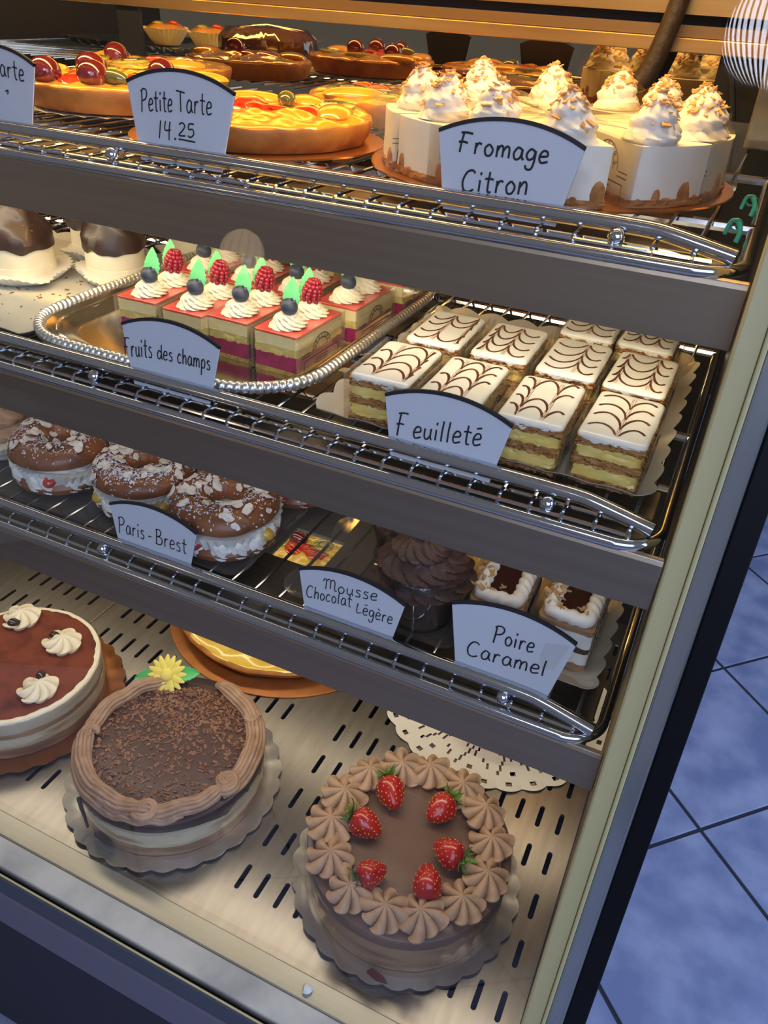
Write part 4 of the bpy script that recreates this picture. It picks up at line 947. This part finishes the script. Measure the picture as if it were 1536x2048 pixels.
def feathering(seed, sgn, cusps):
    """dragged chocolate lines: scallops that meet at the drag marks, plus the thin drag trails"""
    g = G(); rn = random.Random(seed); z = FH + .0001; pos = sorted(cusps); n = 8 if len(pos) > 1 else 7
    W2 = FW / 2 - .0035
    edges = [-W2 - .004] + [-W2 + 2 * W2 * c for c in pos] + [W2 + .004]
    for j in range(4):
        y = FL * (.17 + .215 * j) + rn.uniform(-.002, .002)
        for a, b in zip(edges, edges[1:]):
            if rn.random() < .10: continue
            amp = (.0150 + rn.uniform(-.002, .004)) * sgn; pts = []; wid = []
            for i in range(19):
                u = i / 18; x = a + (b - a) * u
                if abs(x) > W2: continue
                yy = y + amp * (sin(pi * u) ** .75) - amp * .5; yy += .006 * (-sgn) * (abs(2 * u - 1) ** 8)
                if 0.003 < yy < FL - .003: pts.append((x, yy, z)); wid.append(.0009 + .0019 * sin(pi * u) ** .5 * rn.uniform(.85, 1.1))
            if len(pts) > 3: g.ribbon(pts, wid, .00025)
    t = G()
    for c in pos:
        x = -W2 + 2 * W2 * c
        for q in range(3): t.ribbon([(x + (q - 1) * .0012 + .0008 * nz(i * .5, q, seed), FL * (.06 + .84 * i / 14), z) for i in range(15)], [.0003 + .0004 * abs(nz(i * .9, q + seed)) for i in range(15)], .0002)
    return g, t
mat('drag_brown', 'a06a44', .5)
def slice_piece(i, x, y, rz, label, film=True):
    t = thing('iced_pastry_slice', label, 'pastry', (x, y, ZB + .0012), rz, 'iced pastry slices'); rn = random.Random(i)
    obj('pastry_layer', flaky(FW - .001, FL - .001, 0, .0055, i), 'pastry', t); obj('custard_layer', G().block(resample(rrect(-FW / 2 + .001, FW / 2 - .001, .0005, FL - .001, .004, 3), 70), .005, .0155, 5, .0013, i + 50), 'custard', t)
    obj('pastry_layer', flaky(FW, FL, .015, .0225, i + 9), 'pastry', t); obj('custard_layer', G().block(resample(rrect(-FW / 2 + .0008, FW / 2 - .0008, .0005, FL - .001, .004, 3), 70), .022, .0315, 5, .0013, i + 70), 'custard', t)
    obj('pastry_layer', flaky(FW - .0005, FL, .031, .0375, i + 19), 'pastry', t)
    ic = obj('white_icing', icing_mesh(i), 'icing', t); f, d = feathering(i, 1 if i < 4 else -1, [(.33, .95), (.28, .72), (.22, .68), (.55,), (.45, .95), (.1, .55), (.62,), (.12, .72), (.5,), (.3, .7)][i % 10])
    obj('chocolate_lines', f, 'feather', ic); obj('drag_marks', d, 'drag_brown', ic)
    if film:
        for sx in (1, -1):
            fl = obj('clear_film', G().box(-.0001, .0001, -.004, FL + .002, .0005, FH + .001), 'film', t, smooth=False, loc=(sx * (FW / 2 + .0018), 0, 0), rot=(0, radians(sx * 2), 0))
            obj('film_print', film_print(FL * .9, FH * .85, .003), 'film_ink', fl, smooth=False, loc=(.0003, 0, .002), rot=(0, 0, radians(90)))
    return t
tag(obj('pastry_board', wavy_tray(-.2925, -.0125, .515, .815, .007, .034, .004, .012, .014), 'silver_card', loc=(0, 0, ZB)), 'silver scalloped board under the iced pastry slices', 'pastry board')
for i, (x, y, rz, lb) in enumerate([(-.2365, .5270, .03, 'iced pastry slice at the front corner of the board nearest the silver tray'), (-.1760, .5250, .02, 'iced pastry slice mostly hidden by the Feuillet\u00e9 sign'), (-.1100, .5200, .02, 'iced pastry slice just beside the Feuillet\u00e9 sign, its icing dripping over the front'), (-.0500, .5230, -.01, 'frontmost iced pastry slice at the case end, its yellow layers fully in view'),
    (-.2300, .6240, .03, 'iced pastry slice in the second row, nearest the silver tray'), (-.1690, .6250, .02, 'iced pastry slice in the second row behind the Feuillet\u00e9 sign'), (-.1090, .6200, .01, 'iced pastry slice with few chocolate lines, third in the second row'), (-.0520, .6180, -.01, 'iced pastry slice in the second row at the case end'),
    (-.1130, .7180, .01, 'iced pastry slice in the back row, beside the empty part of the board'), (-.0600, .7200, -.02, 'iced pastry slice in the back row at the case end, its pastry edge golden')]):
    slice_piece(i, x, y, rz, lb)

# white board with chocolate domes
wb = tag(obj('pastry_board', wavy_tray(-.93, -.600, .512, .80, .005, .040, .004, .012, .012), 'white_board', loc=(0, 0, ZB)), 'grey-white scalloped board under the chocolate domes', 'pastry board')
def on_board(rn): return Vector((rn.uniform(-.76, -.62), rn.uniform(.535, .68), ZB + .0012)), (0, 0, 1)
cr = obj('chocolate_crumbs', scatter_bits(on_board, 90, .0015, .005, 4, .1), 'shaving', smooth=False); cr['kind'] = 'stuff'; tag(cr, 'brown chocolate crumbs scattered on the grey-white board', 'crumbs')
def dome_cake(x, y, label, seed, cherry=False, r=.040, drip=0.0, hb=.040):
    t = thing('chocolate_dome', label, 'cake', (x, y, ZB + .0012), seed * 1.1, 'chocolate domes')
    obj('paper_cup', paper_cup_mesh(r * 1.02, r * 1.42, .012, 40, .35, seed), 'paper_cup', t)
    obj('cream_body', G().lathe([(r * .5, .0015), (r, .0015), (r * 1.01, .018), (r * .995, .0185), (r, .020), (r * .98, hb + .002), (r * .5, hb + .003)], 64, fn=lambda rr, z, a, i: (rr * (1 + .012 * nz(cos(a) * 2 + seed, sin(a) * 2, z * 60)), z)), 'cream', t)
    def dr(rr, z, a, i):
        k = 1 + (.075 * sin(3 * a + z * 150) + .04 * nz(cos(a) * 3 + seed, sin(a) * 3, z * 90)) * (1 if 1 < i < 10 else 0)
        if i < 2: z += .005 * nz(cos(a) * 2.2 + seed, sin(a) * 2.2) - drip * max(0, cos(a + 1.2)) ** 24
        return rr * k, z
    obj('chocolate_cap', G().lathe([(r * .98, hb - .004), (r * 1.045, hb - .003), (r * 1.06, hb + .004), (r * .99, hb + .014), (r * .84, hb + .023), (r * .70, hb + .030), (r * .62, hb + .036), (r * .42, hb + .045), (r * .25, hb + .050), (.0005, hb + .054)], 72, fn=dr), 'choc_glaze', t)
    def pl(rn):
        a = rn.uniform(0, 6.28); u = rn.random(); rr = r * (.98 - .85 * u); return Vector((rr * cos(a), rr * sin(a), hb + .014 + .036 * u)), (cos(a), sin(a), 1)
    sh = obj('chocolate_shavings', scatter_bits(pl, 45, .002, .006, seed, .3), 'shaving', t, smooth=False); sh['kind'] = 'stuff'
    if cherry: obj('cherry', G().ball((0, 0, hb + .056), .010, 18, 12), 'red_fruit', t)
    return t
dome_cake(-.7430, .650, 'chocolate-capped cream dome with a red cherry at the picture edge', 1, True, .0365)
dome_cake(-.6530, .702, 'chocolate-capped cream dome nearest the layered fruit squares', 2, False, .0330)
dome_cake(-.7300, .765, 'chocolate-capped cream dome behind the others, with a long chocolate drip', 3, False, .035, .030)
dome_cake(-.6350, .830, 'chocolate-capped cream dome half hidden behind the steel lip', 4, False, .034)

# ---------------------------------------------------------------- lowest shelf
def tray_low(x0, x1, y0, y1, m, name, label, **k): return tag(obj(name, wavy_tray(x0, x1, y0, y1, **k), m, loc=(0, 0, ZC)), label, 'tray')
tray_low(-.80, -.345, .4745, .70, 'clear_plastic', 'plastic_tray', 'clear plastic scalloped tray under the cream-filled pastry rings', rim=.006, pitch=.05, amp=.006, r=.016, side=.012)
tray_low(-.305, -.132, .4800, .72, 'clear_plastic', 'plastic_tray', 'clear plastic scalloped tray under the mousse cups', rim=.005, pitch=.05, amp=.005, r=.014, side=.012)
tray_low(-.126, -.0125, .4850, .73, 'silver_card', 'pastry_board', 'silver fluted board under the caramel cakes at the case end', rim=.012, pitch=.026, amp=.004, r=.010, side=.022)
alm = [flake(.0135, .0095, k) for k in range(4)]
def pastry_ring(x, y, label, seed, powder=1.0, R=.0335, tilt=(0, 0)):
    t = thing('pastry_ring', label, 'pastry', (x, y, ZC + .0014), seed, 'cream-filled pastry rings')
    obj('paper_cup', paper_cup_mesh(.042, .0550, .031, 46, .16, seed), 'paper_cup', t)
    obj('pastry_base', G().lathe([(.014, .003), (.050, .003), (.053, .010), (.050, .016), (.016, .016)], 60, fn=lambda r, z, a, i: (r * (1 + .02 * nz(cos(a) * 3, sin(a) * 3, seed)), z)), 'choux', t)
    g = G(); rn = random.Random(seed)
    for k in range(15):
        a = 2 * pi * k / 15 + rn.uniform(-.1, .1); M = Matrix.Translation((.040 * cos(a), .040 * sin(a), .015)) @ Matrix.Rotation(a, 4, 'Z') @ Matrix.Rotation(radians(55), 4, 'Y') @ Matrix.Rotation(rn.uniform(0, 3), 4, 'Z')
        sr = swirl(.0135, .017, 1.0, 28, 14, 7, .3, 0, .2, seed + k); g.add([M @ Vector(v) for v in sr.v], sr.f)
    g.tube([(.036 * cos(a), .036 * sin(a), .021) for a in [2 * pi * k / 36 for k in range(36)]], .013, 12, closed=True)
    obj('piped_cream', g, 'white_cream', t)
    for k in range(4):
        a = -1.3 + k * 1.5 + seed; obj('pear_piece' if k % 3 else 'berry_piece', G().ball((0, 0, 0), .0085, 14, 10, sc=(1.2, .9, .8)), 'pear' if k % 3 else 'red_fruit', t, loc=(.048 * cos(a), .048 * sin(a), .021), rot=(0, .3, a))
    rows = []; nu, nv = 72, 22
    for i in range(nu):
        a = 2 * pi * i / nu; row = []
        for j in range(nv):
            b = 2 * pi * j / nv; q = 1 + .09 * nz(cos(a) * 2.2 + seed, sin(a) * 2.2, cos(b)) + .04 * nz(cos(a) * 7, sin(a) * 7, b + seed)
            rr = .0205 * q; zz = rr * .82 * sin(b)
            if sin(b) < 0: zz *= .45
            row.append(((R + rr * cos(b)) * cos(a), (R + rr * cos(b)) * sin(a), .037 + zz))
        rows.append(row)
    top = obj('pastry_top', G().grid(rows, cu=True, cv=True), 'choux', t, rot=(tilt[0], tilt[1], 0))
    rn = random.Random(seed + 3)
    for k in range(62):
        a = rn.uniform(0, 2 * pi); b = rn.gauss(1.45, .55); rr = .0212; n = Vector((cos(b) * cos(a), cos(b) * sin(a), sin(b) * .9)); p = Vector(((R + rr * cos(b)) * cos(a), (R + rr * cos(b)) * sin(a), .037 + rr * .82 * sin(b)))
        f = obj('almond_flake', G(), 'almond', top) if False else bpy.data.objects.new('almond_flake', ALM[k % 4]); 
        if not f.users_collection: COL.objects.link(f)
        f.parent = top; f.location = p + n * .0004; f.rotation_mode = 'QUATERNION'
        f.rotation_quaternion = (n.to_track_quat('Z', 'Y').to_matrix().to_4x4() @ Matrix.Rotation(rn.uniform(0, 6), 4, 'Z') @ Matrix.Rotation(rn.gauss(0, .22), 4, 'X')).to_quaternion(); sc = rn.uniform(.6, 1.1); f.scale = (sc, sc, sc)
    def pw(rn):
        a = rn.uniform(0, 2 * pi); b = rn.gauss(1.4, .5); rr = .0209; n = Vector((cos(b) * cos(a), cos(b) * sin(a), sin(b)))
        return Vector(((R + rr * cos(b)) * cos(a), (R + rr * cos(b)) * sin(a), .0374 + rr * .82 * sin(b))), n
    s = obj('powdered_sugar', scatter_bits(pw, int(800 * powder), .0008, .0028, seed + 8, .15), 'sugar_dust', top, smooth=False); s['kind'] = 'stuff'
    return t
ALM = []
for gm in alm:
    me = bpy.data.meshes.new('almond_flake'); me.from_pydata(gm.v, [], gm.f); me.materials.append(MATS['almond']); ALM.append(me)
pastry_ring(-.6200, .545, 'almond-topped pastry ring farthest from the mousse cups, hole clearly showing', 1, .9)
pastry_ring(-.5080, .548, 'sugar-dusted pastry ring partly behind the Paris-Brest sign', 2, 2.2)
pastry_ring(-.3990, .536, 'almond-topped pastry ring nearest the mousse cups, its hole tipped towards the viewer', 3, .9)
pastry_ring(-.3830, .652, 'pastry ring in the second row, only its paper cup edge showing past the front ring', 4)
t = thing('cream_puff', 'pastry topped with tall pale piped cream, cut by the picture edge', 'pastry', (-.728, .560, ZC + .0014))
obj('paper_cup', paper_cup_mesh(.040, .054, .022, 42, .2, 9), 'paper_cup', t); obj('piped_cream', swirl(.047, .062, 4, 60, 50, 12, .12, 0, .15, 3), 'choc_cream', t, loc=(0, 0, .006))
def mousse_cup(x, y, label, seed):
    t = thing('mousse_cup', label, 'dessert cup', (x, y, ZC + .0014), seed, 'chocolate mousse cups')
    obj('plastic_cup', G().lathe([(.001, .0005), (.029, .0005), (.031, .003), (.043, .060), (.0455, .0612), (.0455, .0625), (.043, .0620), (.030, .004), (.001, .0018)], 64), 'cup_clear', t)
    obj('mousse_fill', G().lathe([(.001, .004), (.0285, .004), (.030, .008), (.038, .048), (.036, .052), (.001, .053)], 60, fn=lambda r, z, a, i: (r * (1 + .03 * nz(cos(a) * 4, sin(a) * 4, z * 150)), z)), 'mousse_dark', t)
    rows = []; n = 180; lev = 40
    for i in range(lev + 1):
        u = i / lev; row = []
        for k in range(n):
            a = 2 * pi * k / n; ph = u * 3.0 - a / (2 * pi); f = ph - math.floor(ph)
            r = .041 * (1 - u ** 1.5) ** .75 * (1 + .22 * sin(pi * f) ** .7 - .12); r *= 1 + .085 * sin(13 * (a + u * 3) + 2.0 * nz(u * 5, seed)) * sin(pi * f) + .04 * nz(cos(a) * 5, sin(a) * 5, u * 8 + seed)
            row.append((r * cos(a), r * sin(a), .046 + .046 * (u + .05 * sin(2 * pi * f) * (1 - u))))
        rows.append(row)
    m = obj('piped_mousse', G().grid(rows, cv=True), 'mousse_dark', t)
    def pl(rn): a = rn.uniform(0, 6.28); r = .012 * sqrt(rn.random()); return Vector((r * cos(a), r * sin(a), .0915 - r * .35)), (0, 0, 1)
    s = obj('cocoa_crumbs', scatter_bits(pl, 70, .001, .003, seed, .5), 'coffee_bean', m, smooth=False); s['kind'] = 'stuff'
    return t
mousse_cup(-.1790, .5200, 'chocolate mousse swirl in a clear cup behind its handwritten sign', 1)
mousse_cup(-.2300, .6080, 'chocolate mousse cup half hidden behind the front one and the steel lip', 2)
def caramel_cake(x, y, rz, label, seed, nuts):
    t = thing('caramel_cake', label, 'cake', (x, y, ZC + .0014), rz, 'caramel cakes'); w_, l_ = .047, .090
    o = resample(rrect(-w_ / 2, w_ / 2, 0, l_, .003, 3), 70)
    z = 0
    for q, (nm, m, h) in enumerate((('sponge_layer', 'layer_brown', .008), ('cream_layer', 'white_cream', .012), ('sponge_layer', 'choc_top', .006), ('cream_layer', 'white_cream', .014), ('sponge_layer', 'layer_brown', .005))):
        obj(nm, G().block(o, z, z + h, 3, .0007, seed + q), m, t); z += h
    pts = resample(rrect(-w_ / 2 + .007, w_ / 2 - .007, .007, l_ - .007, .006, 4), 120)
    obj('piped_border', G().tube([(x_, y_, z + .004) for x_, y_ in pts], .0062, 14, closed=True, fn=lambda i, a: 1 + .12 * sin(i * 1.1 + a * 2) * (1 if i % 60 > 8 else .5) + .06 * nz(i * .4, a)), 'white_cream', t)
    obj('caramel_pool', G().block(resample(rrect(-w_ / 2 + .010, w_ / 2 - .010, .010, l_ - .010, .005, 4), 60), z, z + .0045, 2, 0, 1), 'caramel', t)
    def pl(rn):
        if rn.random() < .75: p = (-w_ / 2 + abs(rn.gauss(.006, .006)), rn.uniform(.006, l_ - .01))
        else: p = (rn.uniform(-w_ / 2 + .008, w_ / 2 - .008), rn.uniform(.006, l_ - .01))
        edge = min(p[0] + w_ / 2, w_ / 2 - p[0], p[1], l_ - p[1]); return Vector((p[0], p[1], z + (.0108 if edge < .012 else .0048))), (0, 0, 1)
    s = obj('chopped_nuts', scatter_bits(pl, nuts, .003, .008, seed, .6), 'nut', t, smooth=False); s['kind'] = 'stuff'
    f = obj('clear_film', G().box(-.0001, .0001, -.004, l_ + .004, .0005, z + .006), 'film', t, smooth=False, loc=(w_ / 2 + .0022, 0, 0), rot=(0, radians(4), 0))
    obj('clear_film', G().box(-.0001, .0001, -.004, l_ + .004, .0005, z + .006), 'film', t, smooth=False, loc=(-w_ / 2 - .0022, 0, 0), rot=(0, radians(-4), 0))
    return t
caramel_cake(-.1090, .5080, .03, 'cream-edged caramel cake with a smooth dark pool, next to the mousse cup', 1, 26)
caramel_cake(-.0500, .5140, -.02, 'caramel cake scattered with chopped nuts at the case end', 2, 60)

# ---------------------------------------------------------------- shop lamps behind the viewer, mirrored in the front glass
def pendant(name, label, c, r, glow, ribs):
    t = thing(name, label, 'lamp', c)
    obj('glowing_globe', G().ball((0, 0, 0), r * .95, 32, 20), glow, t)
    for k in range(ribs):
        a = pi * k / ribs; obj('rib', G().tube([(r * cos(a) * cos(b), r * sin(a) * cos(b), r * sin(b)) for b in [2 * pi * q / 40 for q in range(40)]], r * .017, 6, closed=True), 'black_plastic', t)
    obj('suspension_rod', G().tube([(0, 0, r), (0, 0, 2.75 - c[2])], .006, 8), 'black_plastic', t); obj('cap', G().lathe([(r * .3, r * .97), (r * .3, r * 1.05), (.001, r * 1.1)], 24), 'black_plastic', t)
    return t
pendant('globe_lamp', 'ribbed white globe lamp mirrored in the glass at the upper corner', (-.045, -.554, 1.985), .105, 'lamp_glass', 26)
pendant('pendant_lamp', 'warm round lamp mirrored faintly in the glass over the steel lip', (-1.70, -1.58, 1.58), .085, 'lamp_warm', 8)
